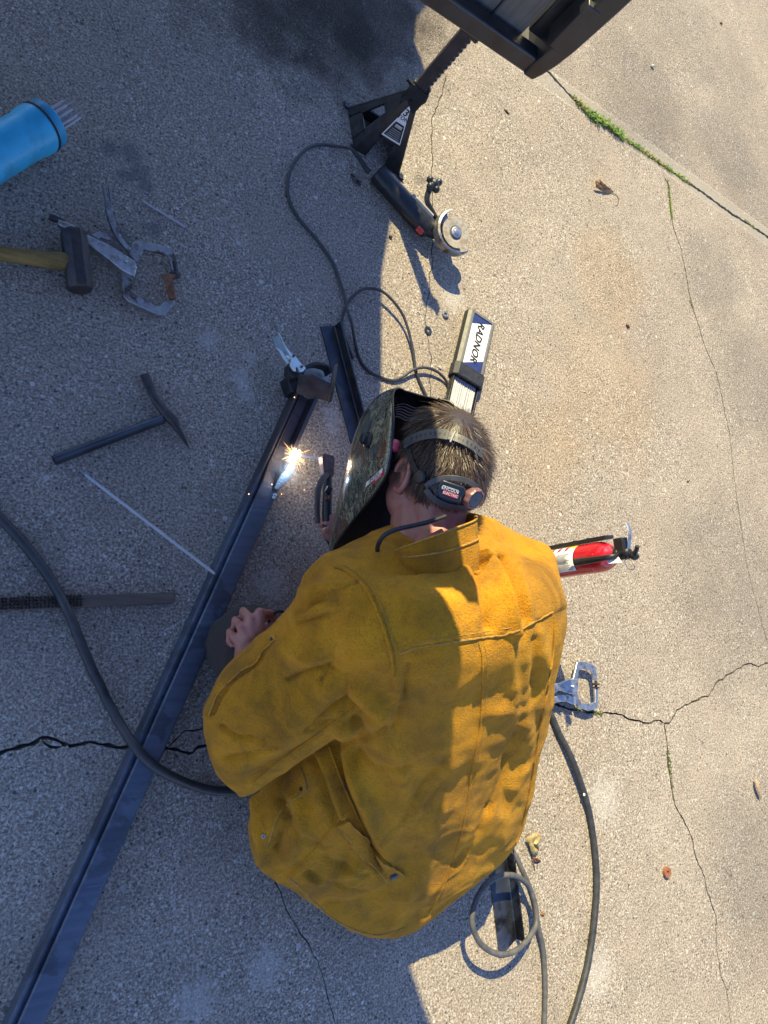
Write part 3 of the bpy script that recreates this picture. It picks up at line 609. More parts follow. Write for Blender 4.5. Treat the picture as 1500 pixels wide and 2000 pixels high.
wb = thing('wire_brush', 'flat wooden wire brush with rows of black bristles, lying bristles up', 'brush', G(200, 1170, 0))
kb = 1500/560
b = MB(); x0, x1 = np.array(G(-70, 1183, .014)), np.array(G(341.5, 1167, .017)); bx = nrm((x1-x0)*[1, 1, 0]); by = np.array([-bx[1], bx[0], 0]); Lb = np.linalg.norm(x1-x0)
R = []
for s, k in ((0, 1), (.55, 1), (.62, .92), (.98, .92), (1, .86)): R.append([x0*[1, 1, 0]+bx*Lb*s+by*.0130*k*sy+ez*z for sy, z in ((-1, 0), (1, 0), (1, .0165), (-1, .0165))])
b.loft(R); b.build('handle', M['brush_wood'], wb, bevel=.0015)
b = MB(); V = []; F = []
xe = np.dot(G(163, 1172, .017)-x0, bx)
for i in range(34):
    for j in range(4):
        c = x0*[1, 1, 0]+bx*(xe-.004-i*.0068)+by*(-.0098+j*.0065)+ez*.0155; lean = rng.normal(0, .1)
        for q in range(9):
            o = rng.normal(0, .0008, 2); d = nrm([-.25+lean+rng.normal(0, .22), .25+rng.normal(0, .22), 1.0]); p = c+bx*o[0]+by*o[1]; e = p+(bx*d[0]+by*d[1]+ez*d[2])*(.012+.003*rng.random()); k = len(V); s1 = bx*.0005; s2 = by*.0005
            V += [p-s1, p+s1, p+s2*1.7, e]; F += [(k, k+1, k+3), (k+1, k+2, k+3), (k+2, k, k+3)]
b.add(V, F); o = b.build('bristles', M['bristle'], wb, smooth=False); o['kind'] = 'stuff'

def rod(name_label, a, c, r, bare=.0, group=None, flux=M['flux'], tip=True):
    d = nrm(c-a); L = np.linalg.norm(c-a)
    t = thing('welding_rod', name_label, 'welding rod', a, group); b = MB()
    b.lathe(a, d, [(r*.55, -.0), (r, .004), (r, L-.006), (r*.55, L)], 8); b.build('flux_coating', flux, t)
    b = MB(); b.lathe(a, -d, [(r*.5, -.002), (r*.5, max(bare, .002))], 8); b.build('core_wire', M['wire'], t); return t
rod('longest pale welding rod, touching the steel bar below the chipping hammer', G(165, 926, .004), G(420, 1121, .053), .0034, .012)
rod('short grey stub of welding rod, lying above the large clamp', G(362, 444, .003), G(279, 393, .003), .0027, .012)

can = thing('rod_canister', 'bright blue plastic rod canister with a black seal ring at its open mouth', 'canister', G(0, 296, 0))
m0 = G(95, 240, .054); m1 = G(0, 296, .054); ca = nrm((m0-m1)*[1, 1, 0]); 
b = MB(); b.lathe(m0, ca, [(.047, -.30), (.050, -.36), (.0495, -.075), (.0500, -.060), (.0525, -.050), (.0525, -.028), (.0500, -.026), (.0500, -.017), (.0485, -.0165)], 40, cap=False)
b.lathe(m0, ca, [(.001, -.36), (.050, -.36)], 40, cap=False); b.build('tube', M['blue_plastic'], can)
b = MB(); pf = [(.0485, -.0165)]
for h in (-.013, -.009, -.005, -.001): pf += [(.0485, h-.0015), (.0502, h), (.0485, h+.0015)]
pf += [(.0475, .002), (.0450, .002), (.0445, -.3)]; b.lathe(m0, ca, pf, 40, cap=False); b.build('threaded_neck', M['blue_plastic'], can)
b = MB(); R = []
u = nrm(np.cross(ca, ez)); w = np.cross(ca, u); q = np.linspace(0, 2*math.pi, 40)
b.tube([m0-ca*.0215+(.0508*np.cos(t))*u+(.0508*np.sin(t))*w for t in q], .0026, 8, cap=False); b.build('seal_ring', M['rubber'], can)
offs = [(-.012, -.018, .052), (-.006, -.022, .047), (.002, -.016, .052), (.008, -.022, .042), (.004, -.029, .046), (.013, -.015, .048), (.018, -.024, .052), (-.016, -.027, .058), (.024, -.020, .045), (.029, -.026, .056), (-.002, -.034, .05), (.012, -.033, .04)]
for i, (x, z, l) in enumerate(offs):
    l = l*1.45; p = m0+ca*l+u*(-x)+ez*(z+.010); d = nrm(ca+ez*.05+u*rng.normal(0, .035)); L = .30
    rod('pale welding rod poking out of the blue canister', p, p-d*L, .0030, .016, 'welding rods in the blue canister', tip=False)

# ------------------------------------------------------------------ cables and angle irons
def cable(name, label, pts, r, mat, n=140, cat='cable'):
    t = thing(name, label, cat, path([pts[0]])[0]*[1, 1, 0]); b = MB(); P = crom(path(pts), n); k = np.linspace(0, 1, n); wob = np.stack([np.convolve(rng.normal(0, 1, n+20), np.ones(21)/21, 'valid') for _ in range(2)], 1)*.0045; P[:, :2] += wob*np.sin(np.pi*k)[:, None]; b.tube(P, r*(1+.02*np.sin(k*37)+.015*rng.normal(0, 1, n)), 12); b.build('jacket', mat, t); return t
cable('welding_cable', 'thick dark grey welding cable curving over the steel bar to the jacket', [(-420, 640, .0115), (-200, 790, .0115), (-60, 940, .0115), (0, 1012, .0115), (40, 1055, .0115), (80, 1105, .0115), (110, 1150, .016), (138, 1205, .034), (170, 1285, .036), (205, 1360, .0150), (232, 1410, .030), (258, 1450, .058), (290, 1488, .062), (330, 1514, .050), (375, 1534, .020), (420, 1545, .0125), (480, 1545, .0115), (540, 1535, .0115), (600, 1530, .0115)], .0100, M['cable'])
wc = cable('welding_cable', 'thick black welding cable curving down from the silver clamp to the bottom edge', [(1030, 1330, .0095), (1072, 1389, .0095), (1091, 1430, .011), (1117, 1482, .017), (1140, 1546, .015), (1153, 1595, .011), (1162, 1659, .0095), (1165.5, 1719, .0095), (1162, 1786, .0095), (1153, 1857, .0095), (1138, 1925, .0095), (1117, 1992, .0095), (1085, 2080, .0095), (1000, 2300, .0095), (820, 2520, .0095)], .0095, M['cable'])
b = MB(); b.ball(G(1141, 1552, .0255), (.0045, .0045, .002)); b.build('white_fleck', M['white_label'], wc)
cable('looped_cable', 'thinner black cable standing up in a loop over the short angle iron', [(960, 2480, .0075), (1040, 2250, .0075), (1062, 2090, .0075), (1063.5, 2000, .0075), (1065.6, 1920, .008), (1061, 1856, .012), (1051, 1813, .016), (1043, 1772, .024), (1033, 1735, .045), (1018, 1717, .066), (999.5, 1709, .078), (970, 1713, .086), (940, 1739, .088), (923, 1783, .088), (926, 1818, .086), (944, 1847, .082), (976, 1863, .078), (1008, 1856, .070), (1033, 1832, .058), (1047, 1805, .046), (1046, 1771, .041), (1036, 1738, .040), (1020, 1700, .040), (1003, 1665, .03), (980, 1640, .015), (950, 1620, .010)], .0071, M['grey_rubber'], 200)

def angle_iron(label, valley0, valley1, leaf, side, hgt, th, mat, skew=(0, 0)):
    v0, v1 = G(*valley0, th), G(*valley1, th); v0[2] = v1[2] = 0; d = nrm(v1-v0); lf = np.array([-d[1], d[0], 0]); lf = lf if np.dot(lf, [-1, 0, 0]) > 0 else -lf
    t = thing('angle_iron', label, 'angle iron', v0); pr = [(0-side, 0), (leaf, 0), (leaf, th), (th*.5, th), (0, th*1.5), (0, hgt), (-side, hgt)]
    R = []
    for p, sk in ((v0, skew[0]), (v1, skew[1])): R.append([p+lf*x+ez*z+d*sk*x for x, z in pr])
    b = MB(); b.loft(R); b.build('flanges', mat, t, bevel=.0008, angle=30); return t
angle_iron('long black angle iron lying in the shade between the bracket and the helmet', (653, 636), (712, 862), .0430, .0045, .036, .0045, M['blue_steel'])
angle_iron('short black angle iron under the cable loop, sticking out below the jacket', (975, 1560), (1008, 1834), .0620, .0045, .036, .0045, M['mill_steel'], (0, .45))
# ------------------------------------------------------------------ angle grinder with its cord
gA, gB = G(735, 336, .034), G(833, 444, .034); gb = nrm((gB-gA)*[1, 1, 0]); gs = np.array([-gb[1], gb[0], 0]); gs = gs if gs[0] > 0 else -gs
gD = G(890, 454, .082); gn = nrm(ez*math.cos(.20)-gs*math.sin(.20)+gb*.06); gL = np.linalg.norm(gB-gA)
gt = thing('angle_grinder', 'black corded angle grinder with a worn disc, lying where shade meets sun', 'angle grinder', gA*[1, 1, 0])
b = MB(); R = []
for s, w, h in ((0, .020, .020), (.003, .028, .028), (.012, .0315, .031), (.06, .031, .0305), (.12, .0315, .031), (.16, .033, .032), (gL-.005, .0335, .033), (gL+.010, .031, .031)):
    R.append([gA+gb*s+gs*w*math.cos(q)+ez*(h*math.sin(q)) for q in np.linspace(0, 2*math.pi, 24, endpoint=False)])
b.loft(R); b.build('motor_housing', M['black_plastic'], gt)
b = MB(); b.lathe(gA, -gb, [(.019, -.001), (.017, .0005), (.001, .0006)], 20); b.build('end_cap', M['rubber'], gt)
gC = gD-gn*.046; b = MB()
b.lathe(gC-gn*.016, gn, [(.012, 0), (.022, .002), (.026, .012), (.027, .026), (.024, .036), (.019, .044), (.016, .052)], 20)
R = []
for s, w, h in ((0, .028, .028), (.015, .026, .026), (.035, .022, .022)):
    o = gB+(gC-gB)*s/.04*.9; R.append([o+gs*w*math.cos(q)+ez*h*math.sin(q) for q in np.linspace(0, 2*math.pi, 20, endpoint=False)])
b.loft(R); b.build('gear_head', M['black_plastic'], gt)
b = MB(); sd_ = nrm(gs*.55+ez*.83); b.box(gA+gb*gL*.79+sd_*.0305, gb, nrm(np.cross(gb, nrm(gs*.55+ez*.83))), nrm(gs*.55+ez*.83), .036, .0105, .009); b.build('side_plate', M['grey_plastic'], gt, bevel=.002)
b = MB(); b.box(gA+gb*(gL*.79-.044)+sd_*.0300, gb, nrm(np.cross(gb, nrm(gs*.55+ez*.83))), nrm(gs*.55+ez*.83), .006, .0105, .008); b.build('side_cover', M['grey_plastic'], gt, bevel=.002)
b = MB(); b.box(G(820, 450, .060), gb, gs, ez, .011, .007, .006); b.box(G(824, 455, .066), gb, gs, ez, .003, .006, .002); b.build('switch', M['red_plastic'], gt, bevel=.002)
es = np.cross(gn, gb)
def gang(px):
    v = G(px[0], px[1], gD[2])-gD; return math.atan2(np.dot(v, es), np.dot(v, gb))
z3 = lambda x, y: (540+x/3.571, 250+y/3.571)
a0, a1, a2 = gang(z3(1185, 530)), gang(z3(1095, 690)), gang(z3(1345, 900))
w1 = (a1-a0+math.pi) % (2*math.pi)-math.pi; w2 = (a2-a1+math.pi) % (2*math.pi)-math.pi; aa = np.linspace(a0, a0+w1+w2, 40)
b = MB(); R = []
for q in aa:
    d = math.cos(q)*gb+math.sin(q)*es; R.append([gD+d*ro+gn*h for ro, h in ((.022, -.020), (.0660, -.020), (.0675, -.018), (.0675, .010), (.062, .0135), (.0605, .012), (.0655, .009), (.0655, -.018), (.022, -.018))])
b.loft(R); b.build('guard', M['old_plated'], gt, angle=30)
b = MB(); b.lathe(gD, gn, [(.009, -.0015), (.0465, -.0015), (.0468, 0), (.0465, .0015), (.034, .0018), (.026, .0005), (.018, -.001), (.009, -.001)], 40); b.build('grinding_disc', simple('abrasive', (.36, .33, .28), .85, 0, .25, 130, .6, (.26, .2, .15), 35), gt)
b = MB(); b.ring(gD+gn*.0005, gn, .0135, .0205, .0012, 28); b.build('disc_label', simple('disc_dark', (.08, .08, .085), .6, 0, .3, 60), gt)
b = MB(); b.lathe(gD, gn, [(.0145, -.001), (.0165, .001), (.0165, .004), (.012, .006), (.0085, .0062), (.0082, .009), (.004, .010)], 20); b.build('flange_nut', M['plated'], gt, angle=25)
b = MB(); b.tube(crom([G(858, 436, .05), G(846, 416, .055), G(834, 392, .066), G(838, 372, .078), G(846, 360, .086)], 16), np.linspace(.0075, .0095, 16), 10)
kc_ = G(848, 359, .088)
for px in ((840, 351), (857, 356), (852, 370), (840, 364)): b.ball(G(px[0], px[1], .088), .0115)
b.ball(kc_, .0155); SH_ = b
b = MB(); b.lathe(kc_+ez*.008, nrm((-.3, -.3, 1)), [(.006, 0), (.006, .004), (.003, .006)], 10); b.build('handle_bolt', M['plated'], gt)
b = MB(); b.tube(crom(path([(722, 337, .036), (714, 328, .036), (705, 314, .034), (697, 303, .030), (689, 293, .024)]), 14), np.linspace(.0085, .0055, 14), 10); b.build('cord_sleeve', M['rubber'], gt)
cord = [(690, 294, .024), (680, 289, .014), (652, 285, .005), (624, 282, .0045), (596, 293, .0045), (574, 320, .0045), (562, 354, .0045), (565, 390, .0045), (582, 424, .0045), (610, 457, .0045), (632, 485, .0045), (652, 516, .0045), (663, 547, .006), (673, 578, .014), (679, 607, .034), (687, 632, .033), (693, 665, .010), (702, 700, .0045), (714, 718, .0045), (730, 731, .0045), (764, 743, .005), (785, 737, .009), (806, 723, .014), (830, 718, .016), (854, 726, .014), (872, 745, .008), (876, 765, .006), (866, 782, .008), (850, 792, .009), (838, 782, .006), (827, 761, .006), (813, 726, .006), (806, 681, .010), (795, 636, .018), (781, 605, .024), (757, 577, .026), (736, 565, .022), (709, 565, .012), (688, 581, .005), (676, 602, .0045), (668, 640, .0045), (690, 700, .0045)]
b = MB(); b.tube(crom(path(cord), 260), .0043, 8); b.build('power_cord', M['cable'], gt)

# ------------------------------------------------------------------ jack stand
F1, F2, F3 = G(678, 210), G(691, 291), G(779, 344); F4 = F1+F3-F2; jc_ = (F1+F3)/2; ja, jb_ = nrm(F2-F1), nrm(F3-F2)
jk = thing('jack_stand', 'black steel jack stand with a white load sticker and a ratchet column', 'jack stand', jc_)
AP = [jc_+(f-jc_)*.21+ez*.205 for f in (F1, F2, F3, F4)]; FT = [F1, F2, F3, F4]
def quad(b, p, q, th):
    """plate between two edges p=(a,b), q=(c,d)"""
    P = np.array([p[0], p[1], q[1], q[0]]); nn = nrm(np.cross(P[1]-P[0], P[2]-P[0])); inw = np.dot(nn, jc_+ez*.1-P.mean(0)) > 0; b.prism(P, nn*(th if inw else -th))
for i in range(4):
    f0, f1, a0_, a1_ = FT[i], FT[(i+1) % 4], AP[i], AP[(i+1) % 4]; b = MB()
    lerp = lambda u, h: (f0*(1-u)+f1*u)*(1-h)+(a0_*(1-u)+a1_*u)*h
    quad(b, (lerp(0, 0), lerp(.25, 0)), (lerp(0, 1), lerp(.45, 1)), .004)
    quad(b, (lerp(.66 if i == 1 else .75, 0), lerp(1, 0)), (lerp(.55, 1), lerp(1, 1)), .004)
    if i == 1: quad(b, (lerp(.19, .36), lerp(.81, .36)), (lerp(.40, 1), lerp(.60, 1)), .0038)
    else: quad(b, (lerp(.20, .0), lerp(.80, .0)), (lerp(.22, .24), lerp(.78, .24)), .0038); quad(b, (lerp(.30, .62), lerp(.70, .62)), (lerp(.40, 1), lerp(.60, 1)), .0038)
    b.build('leg_frame', M['black_steel'], jk, smooth=False)
    b = MB(); b.box(f0+ez*.004+nrm(f0-jc_)*.004, ja, jb_, ez, .009, .009, .004); b.build('foot', M['black_steel'], jk, bevel=.001)
fn = nrm(np.cross(F3-F2, AP[1]-F2)); fn = fn if np.dot(fn, F2-jc_) > 0 else -fn
LP = lambda u, h, o=.0006: ((F2*(1-u)+F3*u)*(1-h)+(AP[1]*(1-u)+AP[2]*u)*h)+fn*o
b = MB(); b.prism([LP(.215, .40), LP(.80, .40), LP(.62, .88), LP(.56, .93), LP(.44, .93), LP(.36, .86)], -fn*.0004); b.build('load_sticker', M['white_label'], jk, smooth=False)
b = MB(); b.prism([LP(.25, .425, .0009), LP(.77, .425, .0009), LP(.695, .665, .0009), LP(.325, .665, .0009)], -fn*.0002); b.build('warning_panel', M['black_ink'], jk, smooth=False)
b = MB()
for k in range(5): b.prism([LP(.30+.01*k, .44+.028*k, .0012), LP(.72-.01*k, .44+.028*k, .0012), LP(.72-.01*k, .452+.028*k, .0012), LP(.30+.01*k, .452+.028*k, .0012)], -fn*.0002)
b.build('warning_print', M['grey_ink'], jk, smooth=False)
b = MB(); b.prism([LP(.38, .595, .0012), LP(.66, .595, .0012), LP(.65, .635, .0012), LP(.39, .635, .0012)], -fn*.0002); b.build('warning_print', M['white_label'], jk, smooth=False)
fx = nrm(F3-F2); fy = nrm(np.cross(fn, fx)); fy = fy if fy[2] > 0 else -fy
text_part('sticker_text', '3', .030, LP(.50, .83, .0010), fx, fy, M['black_ink'], jk, offset=.0006)
text_part('sticker_text', 'TON', .016, LP(.50, .745, .0010), fx, fy, M['black_ink'], jk, offset=.0003)
text_part('sticker_text', 'WARNING', .0075, LP(.51, .612, .0016), fx, fy, M['black_ink'], jk)
# ratchet column, teeth to the right
b = MB(); pr = [(-.019, .10), (.011, .10)]
for k in range(15):
    z0 = .215+k*.0155; pr += [(.0115, z0), (.0190, z0+.006), (.0190, z0+.010), (.0115, z0+.0150)]
pr += [(.013, .452), (-.019, .452)]
cx = nrm((.93, -.36, 0)); cy = np.array([-cx[1], cx[0], 0])
b.prism([jc_+cx*x+ez*z-cy*.0105 for x, z in pr], cy*.021); b.build('ratchet_column', simple('column_steel', (.045, .038, .040), .5, .3, .3, 40, .1), jk, smooth=False)
b = MB(); b.box(jc_+cx*.004+ez*.46, cx, cy, ez, .026, .016, .009); b.box(jc_+cx*.027+ez*.474, cx, cy, ez, .004, .016, .006); b.box(jc_-cx*.019+ez*.474, cx, cy, ez, .004, .016, .006); b.build('saddle', M['dark_iron'], jk, bevel=.003)
b = MB()
for s in (-1, 1): b.box(jc_+ez*.215+cy*.0125*s+cx*.004, cx, cy, ez, .026, .0035, .036)
b.box(jc_-cx*.020+ez*.222, cx, cy, ez, .004, .010, .034); b.build('collar', M['black_steel'], jk, bevel=.001)
b = MB(); b.prism([jc_+cx*x+ez*z-cy*.008 for x, z in ((.018, .215), (.030, .205), (.036, .228), (.024, .262), (.016, .25))], cy*.016); b.build('pawl', M['blue_steel'], jk, bevel=.001)
b = MB(); b.bar(jc_-cx*.02+ez*.235, jc_-cx*.040+ez*.24, .009, .009); b.lathe(jc_+ez*.205-cy*.02, cy, [(.005, 0), (.005, .04)], 12); b.build('pivot_pin', M['black_steel'], jk)

# ------------------------------------------------------------------ electrode box
t0, t1, b1_, b0_ = G(921, 616, .030), G(968, 619, .030), G(940, 769, .030), G(884, 746, .030)
oc = (t0+t1)/2; od = nrm(((b0_+b1_)/2-oc)*[1, 1, 0]); ow = np.array([od[1], -od[0], 0]); ow = ow if ow[0] > 0 else -ow
OL = .238; OW = .0545
bx_ = thing('electrode_box', 'grey plastic electrode tray with a blue and white RADNOR label, full of rods', 'electrode box', oc*[1, 1, 0])
O = lambda a, w, z: np.array([oc[0], oc[1], 0])+od*a+ow*w+ez*z
def obox(b, a0, a1, w0, w1, z0, z1): b.box(O((a0+a1)/2, (w0+w1)/2, (z0+z1)/2), od, ow, ez, abs(a1-a0)/2, abs(w1-w0)/2, abs(z1-z0)/2)
b = MB(); R = []
for a, k in ((0, 1), (OL, 1.0)): R.append([O(a, -OW, 0.001), O(a, OW, .001), O(a, OW, .020), O(a, OW*.80, .029), O(a, -OW*.80, .029), O(a, -OW, .020)])
b.loft(R); b.build('cover', M['black_plastic'], bx_, bevel=.002)
b = MB(); obox(b, .001, OL, -OW*.82, -OW*.66, .029, .0325); obox(b, .001, OL, OW*.66, OW*.82, .029, .0325); obox(b, 0.001, .010, -OW*.655, OW*.655, .029, .0325); b.build('rim', simple('tray_grey', (.14, .135, .125), .5, 0, .2, 60, .1), bx_, bevel=.001)
b = MB(); R = []
for a in (.194, .238): R.append([O(a, -OW*1.07, .001), O(a, OW*1.07, .001), O(a, OW*1.07, .023), O(a, OW*.84, .035), O(a, -OW*.84, .035), O(a, -OW*1.07, .023)])
b.loft(R); b.build('band', M['rubber'], bx_, bevel=.002)
b = MB()
for a0_, a1_ in ((.238, .60),): obox(b, a0_, a1_, -OW*.92, -OW*.82, .001, .022); obox(b, a0_, a1_, OW*.82, OW*.92, .001, .022); obox(b, a0_, a1_, -OW*.82, OW*.82, .001, .004)
b.build('tray', M['black_plastic'], bx_, bevel=.001)
b = MB(); b.prism([O(.011, -OW*.64, .0300), O(.011, OW*.64, .0300), O(.193, OW*.64, .0300), O(.193, -OW*.64, .0300)], (0, 0, -.0008)); b.build('label', M['blue_label'], bx_, smooth=False)
b = MB(); b.prism([O(.013, OW*.64, .0304), O(.048, -OW*.64, .0304), O(.191, -OW*.64, .0304), O(.150, OW*.64, .0304)], (0, 0, -.0003)); b.build('label_field', M['white_label'], bx_, smooth=False)
text_part('label_text', 'RADNOR', .0345, O(.099, -.0015, .0306), od, ow, M['black_ink'], bx_, shear=.22, offset=.0011, spacing=.98)
k = 0
for row in range(2):
    for i in range(13 if row == 0 else 12):
        w = -OW*.76+(i+.5*row)*OW*1.52/12; a = O(.238-.02, w, .0075+row*.0058+rng.normal(0, .0004)); d = nrm(od+ow*rng.normal(0, .012)+ez*(.012*row))
        rod('pale welding rod in the open end of the plastic tray', a, a+d*(.30+.012*rng.random()), .0031, .008, 'welding rods in the electrode tray')

# ------------------------------------------------------------------ washers, leaves, pebble
for lab, px, ri, ro, h, mt in (('grey steel washer lying in the sun beside the grinder shadow', (869, 615), .0050, .0118, .004, M['old_plated']), ('grey washer lying inside the grinder shadow on a crack', (835.5, 646), .0045, .0135, .002, M['blue_steel']), ('orange rusty washer alone on the sunlit concrete', (1300, 1703), .0055, .0165, .0085, M['orange_rust'])):
    t = thing('washer', lab, 'washer', G(*px)); b = MB(); b.ring(G(*px)+ez*.0008, nrm((rng.normal(0, .06), rng.normal(0, .06), 1)), ri, ro, h, 28); b.build('ring', mt, t, bevel=.0006)
def leaf(label, px_outline, zs, mat, stem=None, name='fallen_leaf', cat='leaf'):
    t = thing(name, label, cat, G(*px_outline[0])); P = np.array([G(p[0], p[1], z) for p, z in zip(px_outline, zs)]); c = P.mean(0)+ez*-.004; b = MB(); m = len(P)
    b.add(np.vstack([P, (P+c)/2+ez*rng.normal(.003, .004, (m, 1)), [c]]), [f for i in range(m) for f in ((i, (i+1) % m, (i+1) % m+m, i+m), (i+m, (i+1) % m+m, 2*m))])
    o = b.build('blade', mat, t, angle=25, solid=.0007)
    if stem is not None: b = MB(); b.tube(crom(path(stem), 8), .0011, 6); b.build('stalk', M['leaf_brown'], t)
    return t
leaf('curled tan leaf lying between the grinder and the grassy joint', [(1163, 353), (1172, 350), (1184, 362), (1194, 369), (1199, 375), (1188, 379), (1176, 374), (1164, 366)], [.022, .028, .024, .012, .003, .002, .004, .012], M['leaf_tan'], [(1190, 374, .004), (1203, 380, .003), (1209, 392, .002), (1204, 402, .002)])
leaf('yellow and brown folded leaf lying at the hem of the jacket', [(1027, 1637), (1034, 1635), (1046, 1625), (1055, 1630), (1056, 1640), (1050, 1650), (1053, 1661), (1047, 1671), (1040, 1672), (1036, 1658), (1032, 1645)], [.012, .018, .026, .022, .016, .020, .012, .010, .010, .014, .014], M['leaf_yellow'], [(1040, 1672, .01), (1043, 1690, .004), (1045, 1700, .003)])
leaf('small dark brown leaf scrap below the yellow folded leaf', [(1041, 1673), (1049, 1676), (1057, 1681), (1050, 1686), (1043, 1683)], [.006, .008, .004, .004, .006], M['leaf_brown'])
t = thing('bark_chip', 'pale curled strip of bark near the right edge of the drive', 'bark', G(1480, 1540)); b = MB()
b.tube(crom(path([(1476, 1521, .012), (1479, 1532, .016), (1483, 1546, .014), (1486, 1562, .006)]), 12), [.003, .006, .008, .0085, .009, .009, .0085, .008, .007, .005, .003, .001], 7, ell=.45); b.build('strip', M['bark'], t)
def scrap(label, px, r, mat, name='pebble', cat='pebble'):
    t = thing(name, label, cat, G(*px)); b = MB(); p = G(px[0], px[1], r*.5); V = []
    b.ball(p, (r, r*.7, r*.55), n=8, m=6); o = b.build('stone', mat, t); 
    for v in o.data.vertices: v.co += Vector(rng.normal(0, r*.08, 3))
    return t
scrap('pale pebble on the far slab beyond the grassy joint', (1275, 129), .011, M['stone'])
scrap('small brown pebble on the sunlit concrete right of the helmet', (1344, 940), .006, M['rust'])
scrap('small dark lump on the far slab at the upper right', (1409, 45), .008, M['leaf_brown'])
scrap('small grey stone beside the cord loop and the electrode box', (860, 718), .0055, M['stone'])
scrap('dark crumb of dirt by the shadow edge near the grinder', (763, 462), .007, M['leaf_brown'])
leaf('dark curled strip lying in the shade left of the grinder body', [(685, 338), (690, 341), (698, 352), (705, 362), (702, 364), (694, 358), (687, 347)], [.003, .006, .008, .004, .002, .006, .005], M['black_steel'], name='rubber_strip', cat='debris')
leaf('dark flake lying beside the upper crack on the right', [(984, 212), (990, 215), (996, 223), (990, 221)], [.003, .005, .003, .002], M['leaf_brown'])
leaf('reddish leaf scrap on sunlit concrete near the electrode box', [(1222, 632), (1228, 634), (1231, 640), (1225, 640)], [.003, .005, .003, .002], M['leaf_brown'])
leaf('tiny tan leaf scrap above the rusty washer near the angle iron', [(1057, 1779), (1064, 1783), (1062, 1789), (1056, 1786)], [.003, .005, .003, .002], M['leaf_tan'])

# ------------------------------------------------------------------ fire extinguisher
ex0 = G(1203, 1083, .372)*[1, 1, 0]; er = .0405
ex = thing('fire_extinguisher', 'small red fire extinguisher with a white label, standing behind the shoulder', 'fire extinguisher', ex0)
b = MB(); b.lathe(ex0, ez, [(er*.7, 0), (er*.96, .004), (er, .014), (er, .315), (er*.97, .330), (er*.86, .346), (er*.66, .359), (er*.42, .367), (er*.36, .374)], 40); b.build('cylinder', M['red_paint'], ex)
vd = nrm((-ex0)*[1, 1, 0]); va = math.atan2(vd[1], vd[0])
def patch(b, a0, a1, z0, z1, r, n=20, sk=0):
    aa = np.linspace(a0, a1, n); b.loft([[ex0+r*np.array([math.cos(q+sk*k), math.sin(q+sk*k), 0])+ez*z for q in aa] for k, z in ((0, z0), (1, z1))], cap=False, closed=False)
D = math.radians
b = MB(); patch(b, va-D(78), va+D(38), .03, .262, er+.0004); b.build('label', M['white_label'], ex, solid=.0002)
b = MB(); patch(b, va-D(80), va-D(60), .225, .266, er+.0008); b.build('label_corner', M['yellow_ink'], ex)
b = MB(); patch(b, va+D(38.2), va+D(39.5), .03, .264, er+.0006, 3); patch(b, va-D(42), va+D(38), .262, .2645, er+.0006); patch(b, va-D(40), va+D(34), .190, .1925, er+.0007); b.build('label_line', M['black_ink'], ex)
b = MB()
for k in range(8):
    z0 = .040+k*.0265; patch(b, va-D(66), va-D(44), z0, z0+.011, er+.0010, 6, -.12)
b.build('label_print', M['red_ink'], ex)
b = MB()
for k in range(17):
    a_ = va-D(34)+k*D(3.9)
    for z0, z1 in ((.198, .252), (.055, .182)): patch(b, a_, a_+D(2.1), z0+.004*rng.random(), z1-.02*rng.random(), er+.0008, 3)
b.build('label_print', M['grey_ink'], ex)
by_ = nrm((-.12, 1, 0)); bxx = np.array([by_[1], -by_[0], 0])
b = MB(); b.box(ex0+by_*(er+.007)+ez*.235, bxx, by_, ez, .016, .005, .125)
for k in range(4): b.box(ex0+by_*(er+.0125)+ez*(.15+.05*k), bxx, by_, ez, .017, .0012, .002)
b.build('bracket', M['black_plastic'], ex, bevel=.001)
b = MB(); b.lathe(ex0+ez*.372, ez, [(.016, 0), (.016, .012), (.013, .014), (.013, .04), (.009, .045)], 18); b.box(ex0+ez*.392+by_*.012, bxx, by_, ez, .011, .028, .014); b.build('valve', M['black_plastic'], ex, bevel=.0015)
b = MB(); lv = [ex0+ez*.408-by_*.004, ex0+ez*.418+by_*.02, ex0+ez*.425+by_*.05, ex0+ez*.420+by_*.075]; b.tube(crom(lv, 12), .006, 8, ell=.45); b.build('carry_handle', M['plated'], ex)
b = MB(); lv = [ex0+ez*.415-by_*.008, ex0+ez*.434-by_*.004+vd*.004, ex0+ez*.446+by_*.012+vd*.006]; b.tube(crom(lv, 12), .009, 8, ell=.6); b.ball(ex0+ez*.428-by_*.012, (.012, .010, .012)); b.build('squeeze_lever', M['black_plastic'], ex)
b = MB(); hz = [ex0+ez*.39+vd*.012, ex0+ez*.392+vd*.034-by_*.004, ex0+ez*.37+vd*.049-by_*.004, ex0+ez*.33+vd*.050-by_*.004, ex0+ez*.275+vd*.048-by_*.004]; b.tube(crom(hz, 20), np.linspace(.006, .0105, 20), 10, ell=.7); b.build('nozzle', M['black_plastic'], ex)
b = MB(); c_ = ex0+ez*.416-by_*.030+vd*.008; u_, w_ = nrm(-by_*.8+ez*.3), nrm(ez+vd*.2)
b.tube([c_+.015*(math.cos(q)*u_+math.sin(q)*w_) for q in np.linspace(0, 6.283, 26)], .0013, 6, cap=False); b.build('pull_pin', M['plated'], ex)
b = MB(); b.prism([ex0+ez*.395+vd*.02-by_*.006, ex0+ez*.405+vd*.022-by_*.022, ex0+ez*.378+vd*.040-by_*.020, ex0+ez*.372+vd*.042-by_*.008], vd*.0006); b.build('tag', M['white_label'], ex, smooth=False)
